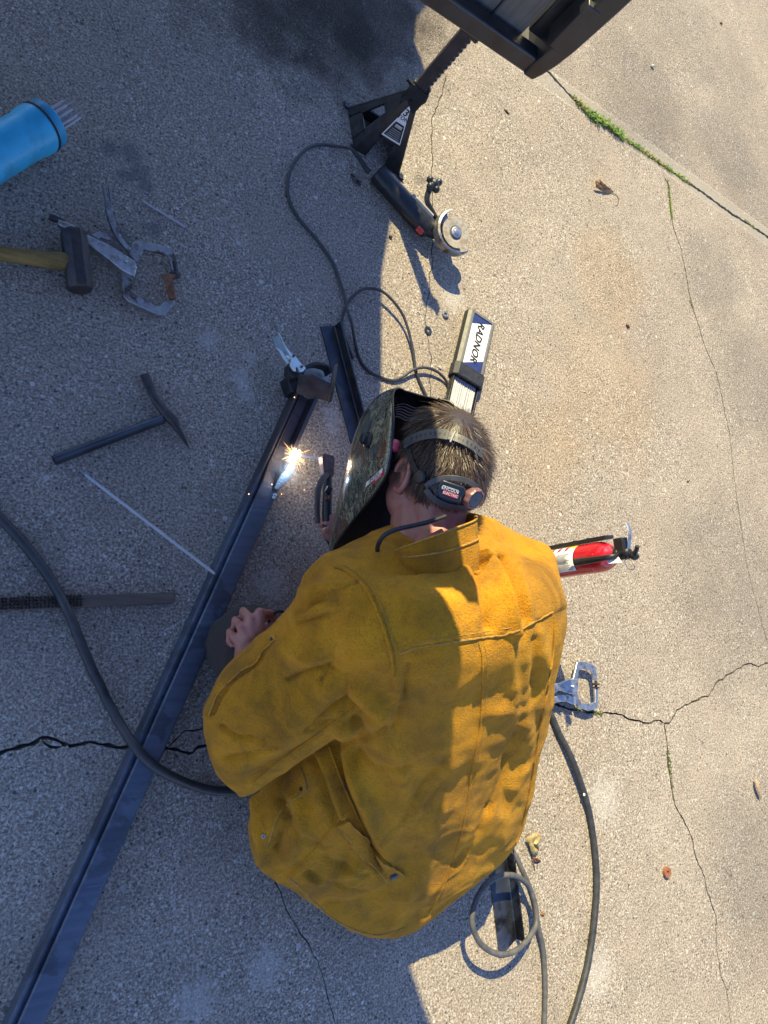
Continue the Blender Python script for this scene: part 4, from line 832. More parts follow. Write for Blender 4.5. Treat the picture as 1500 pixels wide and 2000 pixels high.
# ------------------------------------------------------------------ the kneeling person
from mathutils import noise as mnoise
per = thing('person', 'person in a yellow suede welding jacket kneeling and bending over the steel bar', 'person', G(700, 1400, .05)*[1, 1, 0])
def pdist(Q, line):
    """distance of 2-D points Q to a polyline"""
    L = np.asarray(line, float); best = np.full(len(Q), 1e9)
    for a, c in zip(L[:-1], L[1:]):
        d = c-a; t = np.clip(((Q-a) @ d)/max(d @ d, 1e-9), 0, 1); best = np.minimum(best, np.linalg.norm(Q-(a+t[:, None]*d), axis=1))
    return best
def vnormals(V, n, m, closed=True):
    P = V.reshape(n, m, 3); du = np.gradient(P, axis=0)
    dv = (np.roll(P, -1, 1)-np.roll(P, 1, 1)) if closed else np.gradient(P, axis=1)
    N = np.cross(du, dv).reshape(-1, 3); N /= np.maximum(np.linalg.norm(N, axis=1), 1e-9)[:, None]
    c = P.mean(1, keepdims=True); s = np.sign(np.sum(N.reshape(n, m, 3)*(P-c), axis=(1, 2)).sum()); return N*(s if s else 1)
def garment(stations, nu, nv, folds, extra=None, pw=.8, amp=(.0055, .0020), crease=.0028, gain=2.1):
    """loft through stations (left pixel x, y, z, right pixel x, y, z, top height, bottom depth); folds are shaped into the cloth"""
    S = np.array([list(G(s[0], s[1], s[2]))+list(G(s[3], s[4], s[5]))+[s[6], s[7]] for s in stations]); S = cint(S, nu)
    Lp, Rp = S[:, 0:3], S[:, 3:6]; mid = (Lp+Rp)/2; w_ = max(4, nu//12); T = np.array([mid[min(i+w_, nu-1)]-mid[max(i-w_, 0)] for i in range(nu)]); a = np.linspace(0, 2*math.pi, nv, endpoint=False); R = np.zeros((nu, nv, 3))
    for i in range(nu):
        c = Rp[i]-Lp[i]; nn = nrm(np.cross(c, T[i])); nn = nn if nn[2] > 0 else -nn
        co = np.sign(np.cos(a))*np.abs(np.cos(a))**pw; si = np.sign(np.sin(a))*np.abs(np.sin(a))**pw
        R[i] = mid[i]+.5*c*co[:, None]+nn*(np.where(si > 0, S[i, 6], S[i, 7])*si)[:, None]
    V = R.reshape(-1, 3); N = vnormals(V, nu, nv); Q = proj(V); view = EYE-V; view /= np.linalg.norm(view, axis=1)[:, None]
    face = np.clip((np.sum(N*view, axis=1)+.25)/.4, 0, 1); D = np.zeros(len(V))
    for line, am, w in folds: D += face*gain*am*np.exp(-(pdist(Q, line)/w)**2)
    for i, v in enumerate(V):
        D[i] += amp[0]*mnoise.noise(Vector(v*11))+amp[1]*mnoise.noise(Vector(v*33+7))
    W_ = np.array([(1-abs(mnoise.noise(Vector((v[0]*9+v[1]*3, v[1]*7-v[0]*4, v[2]*9)))))**9-.18 for v in V]); D += crease*W_
    if extra is not None: D += face*extra(Q)
    return (V+N*D[:, None]).reshape(nu, nv, 3)

YOKE = [(640, 1330), (700, 1300), (745, 1277), (781, 1276), (812, 1263), (862, 1256), (935, 1245), (1001, 1235), (1032, 1220), (1099, 1187), (1150, 1160)]
def yoke_step(Q):
    yl = np.interp(Q[:, 0], [p[0] for p in YOKE], [p[1] for p in YOKE]); t = np.clip((yl-Q[:, 1])/7+.5, 0, 1); ok = np.clip((Q[:, 1]-1055)/30, 0, 1)
    return .0045*t*t*(3-2*t)*ok
torso_st = [
 (783, 1078, .535, 962, 1026, .54, .055, .08),
 (724, 1100, .52, 1000, 1042, .525, .080, .10),
 (654, 1110, .51, 1050, 1062, .51, .100, .13),
 (622, 1145, .50, 1052, 1108, .50, .150, .16),
 (612, 1210, .48, 1054, 1170, .46, .178, .17),
 (620, 1290, .44, 1050, 1250, .405, .163, .18),
 (628, 1370, .38, 1034, 1340, .335, .166, .18),
 (610, 1450, .31, 1020, 1430, .265, .155, .18),
 (560, 1530, .24, 1014, 1530, .225, .142, .16),
 (500, 1600, .185, 1000, 1620, .18, .108, .13),
 (500, 1680, .145, 935, 1693, .145, .086, .10),
 (566, 1728, .115, 868, 1757, .105, .060, .07),
 (650, 1790, .09, 808, 1808, .09, .042, .03),
 (700, 1815, .075, 772, 1824, .075, .012, .01)]
F_t = [(L, -.0030, 6) for L in ([(800, 1300), (790, 1360), (770, 1420)], [(870, 1480), (820, 1540), (790, 1600)], [(700, 1480), (740, 1500), (800, 1495)], [(660, 1460), (700, 1450), (750, 1420)], [(960, 1580), (930, 1640), (890, 1690)], [(1000, 1450), (985, 1520), (960, 1590)], [(620, 1660), (660, 1690), (720, 1710)], [(600, 1700), (660, 1730), (720, 1745)], [(560, 1600), (600, 1640), (640, 1650)], [(1020, 1400), (1010, 1460), (990, 1500)])]+[([(897, 1074), (932, 1106), (944, 1156), (955, 1225)], -.0080, 10), ([(976, 1097), (1000, 1144), (1017, 1205)], -.0085, 10), ([(929, 1056), (973, 1121), (991, 1185), (1000, 1235)], .0085, 9),
 ([(1000, 1238), (998, 1297), (1003, 1365)], .0030, 9), ([(1010, 1110), (1029, 1173), (1035, 1229), (1032, 1302), (1023, 1365)], .0030, 9), ([(960, 1390), (990, 1385)], .004, 16),
 ([(860, 1060), (880, 1082), (905, 1110)], .006, 14), ([(965, 1045), (1000, 1060), (1040, 1090)], -.004, 14), ([(1055, 1240), (1062, 1300), (1055, 1380)], .004, 12), ([(1045, 1250), (1040, 1330)], -.004, 10),
 ([(700, 1420), (660, 1450), (690, 1480)], -.012, 22), ([(700, 1350), (745, 1395), (690, 1425)], .010, 18),
 ([(640, 1455), (668, 1530), (700, 1605), (742, 1690)], -.011, 11), ([(662, 1450), (692, 1530), (722, 1600), (760, 1680)], .0075, 14), ([(625, 1470), (648, 1540), (668, 1590)], .006, 12), ([(610, 1480), (640, 1560), (660, 1600)], -.008, 9),
 ([(665, 1600), (640, 1640), (600, 1690), (565, 1715)], .004, 9), ([(690, 1640), (680, 1690), (640, 1740)], -.004, 18), ([(1030, 1420), (1040, 1500), (1020, 1560)], .003, 14), ([(1010, 1440), (1000, 1520), (990, 1580)], -.0035, 14), ([(1020, 1500), (1000, 1540)], .004, 10), ([(980, 1480), (955, 1560), (930, 1620)], -.003, 16),
 ([(880, 1500), (860, 1580), (830, 1660)], .003, 22), ([(790, 1530), (770, 1480), (740, 1440)], .0035, 22), ([(548, 1560), (560, 1600), (540, 1660)], -.007, 9), ([(500, 1560), (505, 1620), (512, 1680)], .006, 9), ([(700, 1700), (640, 1720), (590, 1715)], .005, 10), ([(760, 1740), (700, 1760), (640, 1770)], -.004, 12), ([(840, 1680), (800, 1740), (770, 1800)], .004, 14), ([(575, 1560), (590, 1620), (560, 1680)], .005, 12), ([(775, 1320), (782, 1370)], .003, 8)]
STEPS = [([(628, 1440), (643, 1458), (668, 1530), (700, 1600), (718, 1640)], .008, 3, 40), ([(700, 1560), (665, 1600), (600, 1675), (562, 1716)], -.004, 4, 30), ([(588, 1490), (596, 1525), (598, 1545), (575, 1560), (545, 1590), (530, 1630), (522, 1660)], -.006, 4, 30),
 ([(935, 1250), (942, 1288), (941, 1361), (937, 1420), (921, 1507), (904, 1613), (870, 1724), (838, 1782)], .0018, 3, 14), ([(1090, 1197), (1084, 1273), (1068, 1361), (1056, 1420), (1042, 1507), (1024, 1600)], .004, 4, 18)]
def sstep(Q, line, soft, fall):
    L = np.asarray(line, float); best = np.full(len(Q), 1e9); sg = np.zeros(len(Q))
    for a, c in zip(L[:-1], L[1:]):
        d = c-a; t = np.clip(((Q-a) @ d)/max(d @ d, 1e-9), 0, 1); r = Q-(a+t[:, None]*d); dd = np.linalg.norm(r, axis=1); k = dd < best
        best[k] = dd[k]; sg[k] = np.sign(d[0]*r[k, 1]-d[1]*r[k, 0])
    inner = np.minimum(np.linalg.norm(Q-L[0], axis=1), np.linalg.norm(Q-L[-1], axis=1)); x = -best*sg      # positive on the right-hand side in the photo
    return np.tanh(x/soft)*.5*np.exp(-(best/fall)**2)*np.clip(inner/25, 0, 1)
def torso_extra(Q):
    D = yoke_step(Q)
    for line, am, soft, fall in STEPS: D = D+am*sstep(Q, line, soft, fall)
    return D
TN = (260, 320)
tor = garment(torso_st, *TN, F_t, torso_extra)
jk_b = MB(); jk_b.loft(tor); jacket = jk_b.build('jacket', M['suede'], per, angle=60)
def bvh_of(grid):
    n, m = grid.shape[:2]; V = [Vector(v) for v in grid.reshape(-1, 3)]; F = [(i*m+j, i*m+(j+1) % m, (i+1)*m+(j+1) % m, (i+1)*m+j) for i in range(n-1) for j in range(m)]
    return BVHTree.FromPolygons(V, F)
BT = bvh_of(tor)
def hit(bv, px, py, off=0.0):
    d = nrm(G(px, py)-EYE); co, no, *_ = bv.ray_cast(Vector(EYE), Vector(d))
    if co is None: return None, None
    co, no = np.array(co), np.array(no); no = no if np.dot(no, d) < 0 else -no
    return co+no*off, no
def seam(name, bv, line, r, mat, parent, off=0.0, n=None, jit=.0):
    L = crom(np.array([(x, y, 0) for x, y in line], float), n or max(8, int(sum(math.hypot(b_[0]-a_[0], b_[1]-a_[1]) for a_, b_ in zip(line[:-1], line[1:]))/7)))
    P = [hit(bv, p[0]+rng.normal(0, jit), p[1]+rng.normal(0, jit), off)[0] for p in L]; P = [p for p in P if p is not None]
    if len(P) < 3: return None
    keep = [P[0]]
    for p in P[1:]:
        if np.linalg.norm(p-keep[-1]) < .05: keep.append(p)
    b = MB(); b.tube(np.array(keep), r*(1+.18*rng.normal(0, 1, len(keep))).clip(.5, 1.5), 6); return b.build(name, mat, parent)
seam('yoke_hem', BT, [(781, 1277), (812, 1264), (862, 1257), (935, 1246), (1001, 1236), (1032, 1221), (1080, 1195)], .0022, M['suede_edge'], jacket, .0005, jit=.6)
seam('seam', BT, [(776, 1268), (812, 1254), (862, 1247), (935, 1236), (1000, 1226)], .0008, M['suede_edge'], jacket, .0)
seam('seam', BT, [(935, 1256), (942, 1288), (941, 1361), (937, 1420), (921, 1507), (904, 1613), (870, 1724), (838, 1782)], .0016, M['suede'], jacket, .0004)
seam('seam', BT, [(945, 1258), (951, 1288), (950, 1361), (945, 1420), (930, 1507), (912, 1613)], .0008, M['suede_edge'], jacket, .0002)
seam('seam', BT, [(1083, 1205), (1079, 1273), (1066, 1361), (1054, 1420), (1040, 1507), (1022, 1600), (1006, 1650)], .0028, M['suede'], jacket, .0006)
seam('seam', BT, [(668, 1592), (640, 1630), (600, 1675), (562, 1716)], .0020, M['suede'], jacket, .0006)
seam('seam', BT, [(643, 1458), (668, 1530), (700, 1602), (716, 1636)], .0022, M['suede'], jacket, .0012)
seam('hem', BT, [(562, 1712), (605, 1752), (650, 1793), (700, 1818), (745, 1826), (790, 1812)], .0024, M['suede_edge'], jacket, .0003)
seam('panel_edge', BT, [(588, 1500), (596, 1525), (598, 1545), (575, 1560), (545, 1590), (530, 1630), (522, 1655)], .0018, M['suede_edge'], jacket, .0006)
# waist tab with its snap
def patch_on(name, bv, outline, off, mat, parent, th=.003):
    top = [hit(bv, x, y, off)[0] for x, y in outline]; top = [p for p in top if p is not None]
    if len(top) < 3: return
    n_ = nrm(sum(np.cross(top[i]-top[0], top[(i+1) % len(top)]-top[0]) for i in range(len(top)))); n_ = n_ if np.dot(n_, EYE-top[0]) > 0 else -n_
    b = MB(); b.prism(top, -n_*th); return b.build(name, mat, parent, bevel=.0008)
def strip_on(name, bv, A, B, off, th, mat, parent, n=26):
    A_, B_ = (crom(np.array([(x, y, 0) for x, y in L], float), n) for L in (A, B)); R = []
    for p, q in zip(A_, B_):
        row = []
        for t in np.linspace(0, 1, 5):
            x, y = p[0]*(1-t)+q[0]*t, p[1]*(1-t)+q[1]*t; h_, n_ = hit(bv, x, y, 0)
            if h_ is None: break
            row.append((h_, n_))
        if len(row) == 5: R.append([h_+n_*off for h_, n_ in row]+[h_+n_*(off-th) for h_, n_ in row[::-1]])
    b = MB(); b.loft(R); return b.build(name, mat, parent, angle=50)
strip_on('waist_tab', BT, [(676, 1600), (704, 1628), (734, 1660), (760, 1688), (776, 1697), (789, 1707)], [(660, 1612), (686, 1644), (716, 1680), (744, 1708), (757, 1719), (778, 1722)], .0075, .0080, M['suede'], jacket)
seam('tab_edge', BT, [(676, 1600), (704, 1628), (734, 1660), (760, 1688), (776, 1697), (788, 1707)], .0016, M['suede_edge'], jacket, .0070)
seam('tab_edge', BT, [(660, 1612), (686, 1644), (716, 1680), (744, 1708), (757, 1719), (778, 1722)], .0014, M['suede_edge'], jacket, .0066)
p, nn = hit(BT, 766, 1706, .0076); b = MB(); b.lathe(p, nn, [(.0085, -.001), (.0085, .0015), (.0065, .004), (.003, .0050)], 18); b.build('snap', M['blue_steel'], jacket)
p, nn = hit(BT, 515, 1633, .0008); b = MB(); b.ring(p, nn, .002, .0045, .001, 16); b.build('eyelet', M['old_plated'], jacket)
p, nn = hit(BT, 588, 1541, .0006); b = MB(); b.lathe(p, nn, [(.0001, .0003), (.0045, .0003), (.0045, 0)], 14); b.build('snap_hole', M['black_ink'], jacket)

# left sleeve: upper arm and forearm folded together
sl_st = [
 (725, 1122, .53, 800, 1262, .51, .060, .08), (662, 1112, .52, 782, 1294, .49, .078, .09), (606, 1138, .48, 752, 1338, .45, .088, .10), (562, 1204, .43, 705, 1385, .405, .090, .10),
 (508, 1252, .385, 645, 1428, .36, .084, .10), (450, 1298, .34, 592, 1468, .315, .078, .09), (412, 1346, .30, 542, 1502, .275, .068, .08), (400, 1405, .26, 504, 1530, .24, .052, .06), (420, 1465, .23, 487, 1538, .22, .03, .03), (452, 1512, .215, 478, 1534, .21, .006, .006)]
F_s = [(L, -.0042, 5) for L in ([(600, 1180), (650, 1165), (700, 1168)], [(585, 1215), (640, 1200), (690, 1210)], [(705, 1395), (660, 1400), (610, 1425)], [(690, 1360), (640, 1385), (600, 1420)], [(560, 1330), (600, 1310), (650, 1300)], [(430, 1420), (470, 1440), (520, 1440)], [(445, 1480), (490, 1470), (540, 1450)], [(690, 1280), (650, 1300), (630, 1330)])]+[([(770, 1300), (745, 1350), (700, 1385), (660, 1410)], .010, 14), ([(760, 1330), (720, 1370), (690, 1395)], -.007, 9), ([(740, 1370), (700, 1402), (655, 1425)], .008, 9),
 ([(600, 1160), (630, 1150), (690, 1148)], .006, 12), ([(590, 1190), (625, 1163), (690, 1160)], -.005, 10), ([(575, 1205), (620, 1180), (700, 1185)], .004, 14), ([(660, 1280), (600, 1330), (540, 1360)], -.004, 26), ([(640, 1350), (580, 1400), (520, 1440)], .004, 26), ([(700, 1230), (640, 1260), (590, 1290)], .003, 24),
 ([(533, 1252), (513, 1272), (500, 1292), (473, 1310), (450, 1326), (425, 1360), (410, 1395)], -.006, 6), ([(470, 1500), (500, 1470), (560, 1440), (610, 1420)], .003, 16), ([(480, 1525), (540, 1485), (590, 1455), (620, 1430)], -.003, 8), ([(500, 1240), (550, 1270), (610, 1290)], .003, 20)]
slv = garment(sl_st, 170, 170, F_s, crease=.0045, gain=2.1); b = MB(); b.loft(slv); sleeve = b.build('sleeve', M['suede'], jacket, angle=60); BS = bvh_of(slv)
seam('sleeve_seam', BS, [(540, 1245), (529, 1257), (513, 1271), (505, 1287), (495, 1297), (473, 1308), (455, 1324), (439, 1340), (425, 1356), (415, 1380), (409, 1396)], .0020, M['suede_edge'], sleeve, .0010)
seam('sleeve_seam', BS, [(495, 1528), (540, 1490), (590, 1455), (640, 1420), (700, 1375), (745, 1335)], .0016, M['suede'], sleeve, .0004)
p, nn = hit(BS, 531, 1248, .0010); b = MB(); b.lathe(p, nn, [(.0001, .0004), (.0034, .0004), (.0034, 0)], 12); b.build('snap_hole', M['black_ink'], sleeve)
ALL = BVHTree.FromPolygons([Vector(v) for g in (tor, slv) for v in g.reshape(-1, 3)],
    [(i*TN[1]+j, i*TN[1]+(j+1) % TN[1], (i+1)*TN[1]+(j+1) % TN[1], (i+1)*TN[1]+j) for i in range(TN[0]-1) for j in range(TN[1])]+
    [tuple(TN[0]*TN[1]+k for k in (i*170+j, i*170+(j+1) % 170, (i+1)*170+(j+1) % 170, (i+1)*170+j)) for i in range(169) for j in range(170)])
seam('armhole_seam', ALL, [(652, 1106), (680, 1118), (706, 1140), (728, 1175), (745, 1215), (757, 1250), (765, 1283), (768, 1320)], .0030, M['suede'], jacket, .0012, n=60)
seam('armhole_seam', ALL, [(668, 1104), (694, 1118), (718, 1140), (740, 1175), (756, 1215), (768, 1250), (777, 1280)], .0010, M['suede_edge'], jacket, .0006)
# right sleeve, reaching down to the electrode holder
b = MB(); b.tube(crom(path([(1040, 1125, .40), (960, 1150, .27), (870, 1135, .155), (785, 1100, .105), (715, 1072, .098), (668, 1053, .108)]), 40), np.interp(np.linspace(0, 1, 40), [0, .4, .8, 1], [.095, .075, .055, .045]), 24); b.build('sleeve', M['suede'], jacket)
# collar
cl0, cl1 = G(850, 1064, .545), None
cx_ = nrm(G(940, 1050, .50)-G(766, 1106, .50)); cyv = nrm((G(853, 1000, .50)-G(853, 1062, .50))+ez*.012); cyv = nrm(cyv-cx_*np.dot(cyv, cx_)); cn = np.cross(cx_, cyv); cn = cn if cn[2] > 0 else -cn
rings = []
for h, rx, rn in ((-.06, .084, .060), (-.02, .086, .068), (0, .0865, .070), (.012, .089, .0705), (.024, .091, .071), (.036, .092, .072), (.0375, .0905, .0705), (.036, .088, .068), (-.03, .083, .064)):
    a = np.linspace(-.55, math.pi+.10, 80); wob = .0016*np.sin(a*3+h*40)+.0012*np.sin(a*7+1)
    tilt = -.026*np.clip((a-1.6)/1.6, 0, 1)**1.5*np.clip(h/.036, 0, 1)
    rings.append(cl0+cyv*h+(cx_[None]*((rx+wob)*np.cos(a))[:, None])+(cn[None]*((rn+wob)*np.sin(a))[:, None])+cyv[None]*tilt[:, None])
b = MB(); b.loft(rings, cap=False, closed=False); col = b.build('collar', M['suede'], jacket, angle=50)
for k, r in ((2, .0022), (5, .0018)):
    b = MB(); b.tube(rings[k]+cn*.0008, r, 6); b.build('collar_seam', M['suede_edge'], jacket)

# head frame: f forwards (down at the weld), u crown, l the ear towards the camera
hc = G(862, 912, .53); hf = nrm((.03, .25, -.97)); hu = nrm(np.array([.02, .97, .25])-hf*np.dot((.02, .97, .25), hf)); hl = -np.cross(hf, hu); hl = hl if hl[0] < 0 else -hl
H = lambda f, u, l: hc+hf*f+hu*u+hl*l
HR = (.098, .112, .079)
def ell(px, py, k=1.0, add=0.0):
    """where a photo sight line meets the head ellipsoid grown by add"""
    o = EYE-hc; d = nrm(G(px, py)-EYE); r = np.array(HR)*k+add; A = np.array([hf, hu, hl]); o_, d_ = A @ o/r, A @ d/r
    a, b_, c = d_ @ d_, 2*(o_ @ d_), o_ @ o_-1; D_ = b_*b_-4*a*c; t = -b_/(2*a) if D_ < 0 else (-b_-math.sqrt(D_))/(2*a)
    P = EYE+d*t; q = A @ (P-hc); n_ = nrm(A.T @ (q/r**2)); return P, n_
def capsule(b, p, q, r0, r1=None, n=14):
    p, q = np.asarray(p, float), np.asarray(q, float); r1 = r0 if r1 is None else r1; d = nrm(q-p); u = nrm(np.cross(d, (0.31, .17, .93))); w = np.cross(d, u); a = np.linspace(0, 2*math.pi, n, endpoint=False); R = []
    for c, r, ts in ((p, r0, np.linspace(-1.5, 0, 5)), (q, r1, np.linspace(0, 1.5, 5))):
        for t in ts: R.append(c+d*r*math.sin(t)+r*math.cos(t)*(np.cos(a)[:, None]*u+np.sin(a)[:, None]*w))
    b.loft(R)
def chain(b, pts, rs):
    for i in range(len(pts)-1): capsule(b, pts[i], pts[i+1], rs[i], rs[i+1])
def remesh(b, name, mat, parent, vox, smooth=4):
    o = b.build(name, mat, parent); md = o.modifiers.new('r', 'REMESH'); md.mode = 'VOXEL'; md.voxel_size = vox
    sm = o.modifiers.new('s', 'SMOOTH'); sm.iterations = smooth; sm.factor = .5
    dg = bpy.context.evaluated_depsgraph_get(); me = bpy.data.meshes.new_from_object(o.evaluated_get(dg)); old = o.data; o.modifiers.clear(); o.data = me; bpy.data.meshes.remove(old)
    me.polygons.foreach_set('use_smooth', [True]*len(me.polygons)); me.update(); return o
remesh(SH_, 'side_handle', M['black_plastic'], gt, .0016, 4)
b = MB(); A3 = np.array([hf, hu, hl])
b.ball(hc, (HR[0], HR[1], HR[2]), A3, 28, 20); b.ball(H(.03, -.055, 0), (.062, .06, .058), A3, 20, 14)
b.ball(H(.065, -.105, 0), (.03, .022, .028), A3); b.ball(H(.045, -.065, .022), (.060, .060, .056), A3, 20, 14); chain(b, [H(.03, -.085, .012), H(.01, -.15, .015)], [.058, .062])                       # chin
chain(b, [H(.095, .005, 0), H(.117, -.03, 0)], [.010, .014])            # nose
for s in (-1, 1):
    b.ball(H(.088, .022, .032*s), (.012, .008, .02), A3); b.ball(H(.083, -.002, .032*s), .012)   # brow, eye
    chain(b, [H(.06, -.03, .058*s), H(.055, -.085, .045*s)], [.018, .02])
b.ball(H(.085, -.068, 0), (.012, .007, .022), A3); b.ball(H(.083, -.08, 0), (.012, .007, .02), A3)   # lips
for s in (-1, 1):                                                        # ears
    e = [H(-.002+.022*math.cos(q)-.006, -.030+.031*math.sin(q), s*(.083+.010*abs(math.cos(q*.5+.6)))) for q in np.linspace(.3, 5.2, 12)]
    chain(b, e, [.0055]*12); b.ball(H(-.006, -.030, s*.080), (.017, .024, .006), A3); b.ball(H(.004, -.058, s*.080), (.008, .010, .006), A3)
chain(b, [H(-.005, -.07, 0), H(-.02, -.14, 0), cl0-cyv*.03-cn*.005], [.060, .054, .056])
th0 = G(830, 1100, .47); chain(b, [cl0-cyv*.03-cn*.01, th0-ez*.08, G(820, 1300, .30), G(770, 1540, .16)], [.055, .085, .09, .08])
# left arm and fist on the knee
E_ = G(480, 1430, .235); Wl = G(490, 1264, .272)
chain(b, [G(690, 1195, .43), E_], [.055, .045]); chain(b, [E_, Wl], [.045, .029])
K = [G(507, 1197, .292), G(489, 1209, .290), G(472, 1226, .283), G(459, 1246, .272)]
for k_, r_ in zip(K, (.0108, .0108, .0102, .0094)): chain(b, [Wl+(k_-K[1])*.45, (Wl+k_)/2+ez*.006, k_], [.019, .0165, r_])
side = nrm((K[0]-K[3])); dn = -ez
for i, (k_, ln) in enumerate(zip(K, (.040, .043, .040, .032))):
    fw = nrm((K[1]-Wl)*[1, 1, .3]); p1 = k_+fw*ln*.42-ez*ln*.75; p2 = p1-fw*ln*.62-ez*.010; p3 = p2-fw*ln*.2+ez*.014
    if i == 0: p1 = k_+nrm(G(536, 1199, .27)-k_)*.034; p2 = p1+nrm(G(534, 1222, .25)-p1)*.026; p3 = p2+nrm(G(515, 1226, .25)-p2)*.018
    chain(b, [k_, p1, p2, p3], [.0098-.0005*i, .0083-.0004*i, .0076-.0004*i, .0068-.0004*i])
chain(b, [Wl+(K[0]-Wl)*.25+side*.012, G(533, 1232, .270), G(548, 1216, .262), G(556, 1206, .256)], [.015, .0125, .0105, .0085])
# right arm and hand closed on the electrode holder
Wr = G(694, 1062, .118); chain(b, [G(970, 1140, .34), G(860, 1130, .15), Wr], [.05, .042, .028])
rk = [G(657, 1010, .150), G(656, 1021, .146), G(658, 1032, .140), G(662, 1043, .132)]
for k_ in rk: chain(b, [Wr, k_], [.022, .0115])
for i, k_ in enumerate(rk): chain(b, [k_, k_+nrm(G(636, 1010+11*i, .135)-k_)*.022, k_+nrm(G(636, 1010+11*i, .135)-k_)*.022-ez*.024, k_-ez*.034+nrm(G(650, 1010+11*i, .1)-k_)*.006], [.0105, .0092, .0085, .0078])
chain(b, [Wr-ez*.004, G(658, 1056, .130), G(643, 1048, .132), G(634, 1038, .134)], [.016, .0125, .0105, .009])
body = remesh(b, 'body', M['skin'], per, .0030, 2)
# trousers and boots
b = MB(); kn = G(484, 1258, .108)
chain(b, [G(700, 1540, .14), G(590, 1400, .14), kn], [.085, .09, .083]); chain(b, [kn-ez*.012, G(560, 1480, .075), G(640, 1690, .055)], [.082, .066, .05])
kr = G(850, 1190, .11); chain(b, [G(800, 1540, .14), G(840, 1380, .15), kr], [.085, .09, .085]); chain(b, [kr-ez*.015, G(830, 1450, .075), G(780, 1690, .055)], [.085, .066, .05]); b.ball(G(760, 1560, .13), (.14, .10, .07), n=20, m=14)
pn = remesh(b, 'trousers', M['pants'], per, .007, 6)
for v in pn.data.vertices:
    w_ = Vector(v.co); q = w_*14; v.co += v.normal*(.004*mnoise.noise(q)+.007*((1-abs(mnoise.noise(Vector((w_[0]*17+w_[1]*9, w_[1]*10-w_[0]*6, w_[2]*15)))))**7-.2))
for c in (G(650, 1700, .045), G(770, 1700, .045)):
    b = MB(); chain(b, [c, c+np.array([.02, -.07, -.012])], [.045, .035]); remesh(b, 'boot', M['boot'], per, .008, 4)
# black cords: one round the neck, one looped in the left hand
b = MB(); P = [ell(x, y, 1.0, .004)[0] for x, y in ((850, 1008),)]
nk = crom(path([(738, 1086, .50), (738, 1066, .53), (750, 1046, .55), (775, 1034, .562), (805, 1027, .572), (835, 1020, .582), (870, 1008, .588)]), 26); b.tube(nk, .0042, 8); b.build('neck_cord', M['rubber'], per)
lp = thing('cord_loop', 'small black cord loop pinched in the left fist above the knee', 'cord', G(545, 1205, .25)); b = MB()
b.tube(crom(path([(525, 1215, .262), (531, 1203, .275), (541, 1194, .284), (553, 1195, .282), (560, 1203, .275), (563, 1214, .262), (575, 1225, .25), (600, 1235, .24)]), 30), .0036, 8); b.build('jacket', M['rubber'], lp)

# hair
def build_hair():
    V = []; F = []; tone = []; n = 0; crown = np.array([-.55, .80, .1]); cnt = 0
    while cnt < 15000:
        q = rng.normal(0, 1, 3); q /= np.linalg.norm(q); f, u, l = q
        if f > .18 and u < .62: continue
        if f > .55: continue
        lim = -.62 if f < -.1 else (-.62+(f+.1)*2.4)
        if abs(l) > .55 and f > -.28 and u < .0: continue
        if u < lim: continue
        P = hc+A3.T @ (q*np.array(HR)*1.01); N = nrm(A3.T @ (q/np.array(HR)))
        away = q-crown; away -= q*np.dot(away, q); away = A3.T @ nrm(away); sw = np.cross(N, away)
        cl = mnoise.noise(Vector(P*45)); d = nrm(away*1.0+sw*(.35+.5*cl)+N*((.42 if q[1] < .45 else .26)+.28*rng.random())+rng.normal(0, .18, 3))
        ln = (.034+.022*rng.random())*(1.0 if u > -.3 else .5); wd_ = .00042+.0003*rng.random(); tn = np.clip(.45+.5*cl+rng.normal(0, .22), 0, 1)
        s = nrm(np.cross(d, N)+rng.normal(0, .3, 3))*wd_; k = n; pp = P-N*.004
        for j in range(5):
            t = j/4; w = s*(1-.75*t**2); V += [pp-w, pp+w]; tone += [tn*(.45+.55*t)]*2; n += 2
            d = nrm(d-N*.16+np.array([0, 0, -.04])+rng.normal(0, .05, 3)); pp = pp+d*ln/4
        F += [(k+2*j, k+2*j+1, k+2*j+3, k+2*j+2) for j in range(4)]; cnt += 1
    # under-layer so no skin shows between strands
    ids = {}; nu_, nv_ = 26, 40
    for i in range(nu_):
        for j in range(nv_):
            th = math.pi*(i+.5)/nu_; ph = 2*math.pi*j/nv_; q = np.array([-math.cos(th), math.sin(th)*math.cos(ph), math.sin(th)*math.sin(ph)]); f, u, l = q
            lim = -.60 if f < -.1 else (-.60+(f+.1)*2.4)
            if f > .5 or (f > .15 and u < .62) or u < lim or (abs(l) > .55 and f > -.30 and u < .02): continue
            V.append(hc+A3.T @ (q*(np.array(HR)*1.0+.006))); tone.append(.05); ids[(i, j)] = n; n += 1
    for (i, j) in ids:
        c = [(i, j), (i, (j+1) % nv_), (i+1, (j+1) % nv_), (i+1, j)]
        if all(x in ids for x in c): F.append(tuple(ids[x] for x in c))
    b = MB(); b.add(V, F); o = b.build('hair', M['hair'], per, smooth=False); at = o.data.attributes.new('tone', 'FLOAT', 'POINT'); at.data.foreach_set('value', np.array(tone, dtype=np.float32)); return o
build_hair()

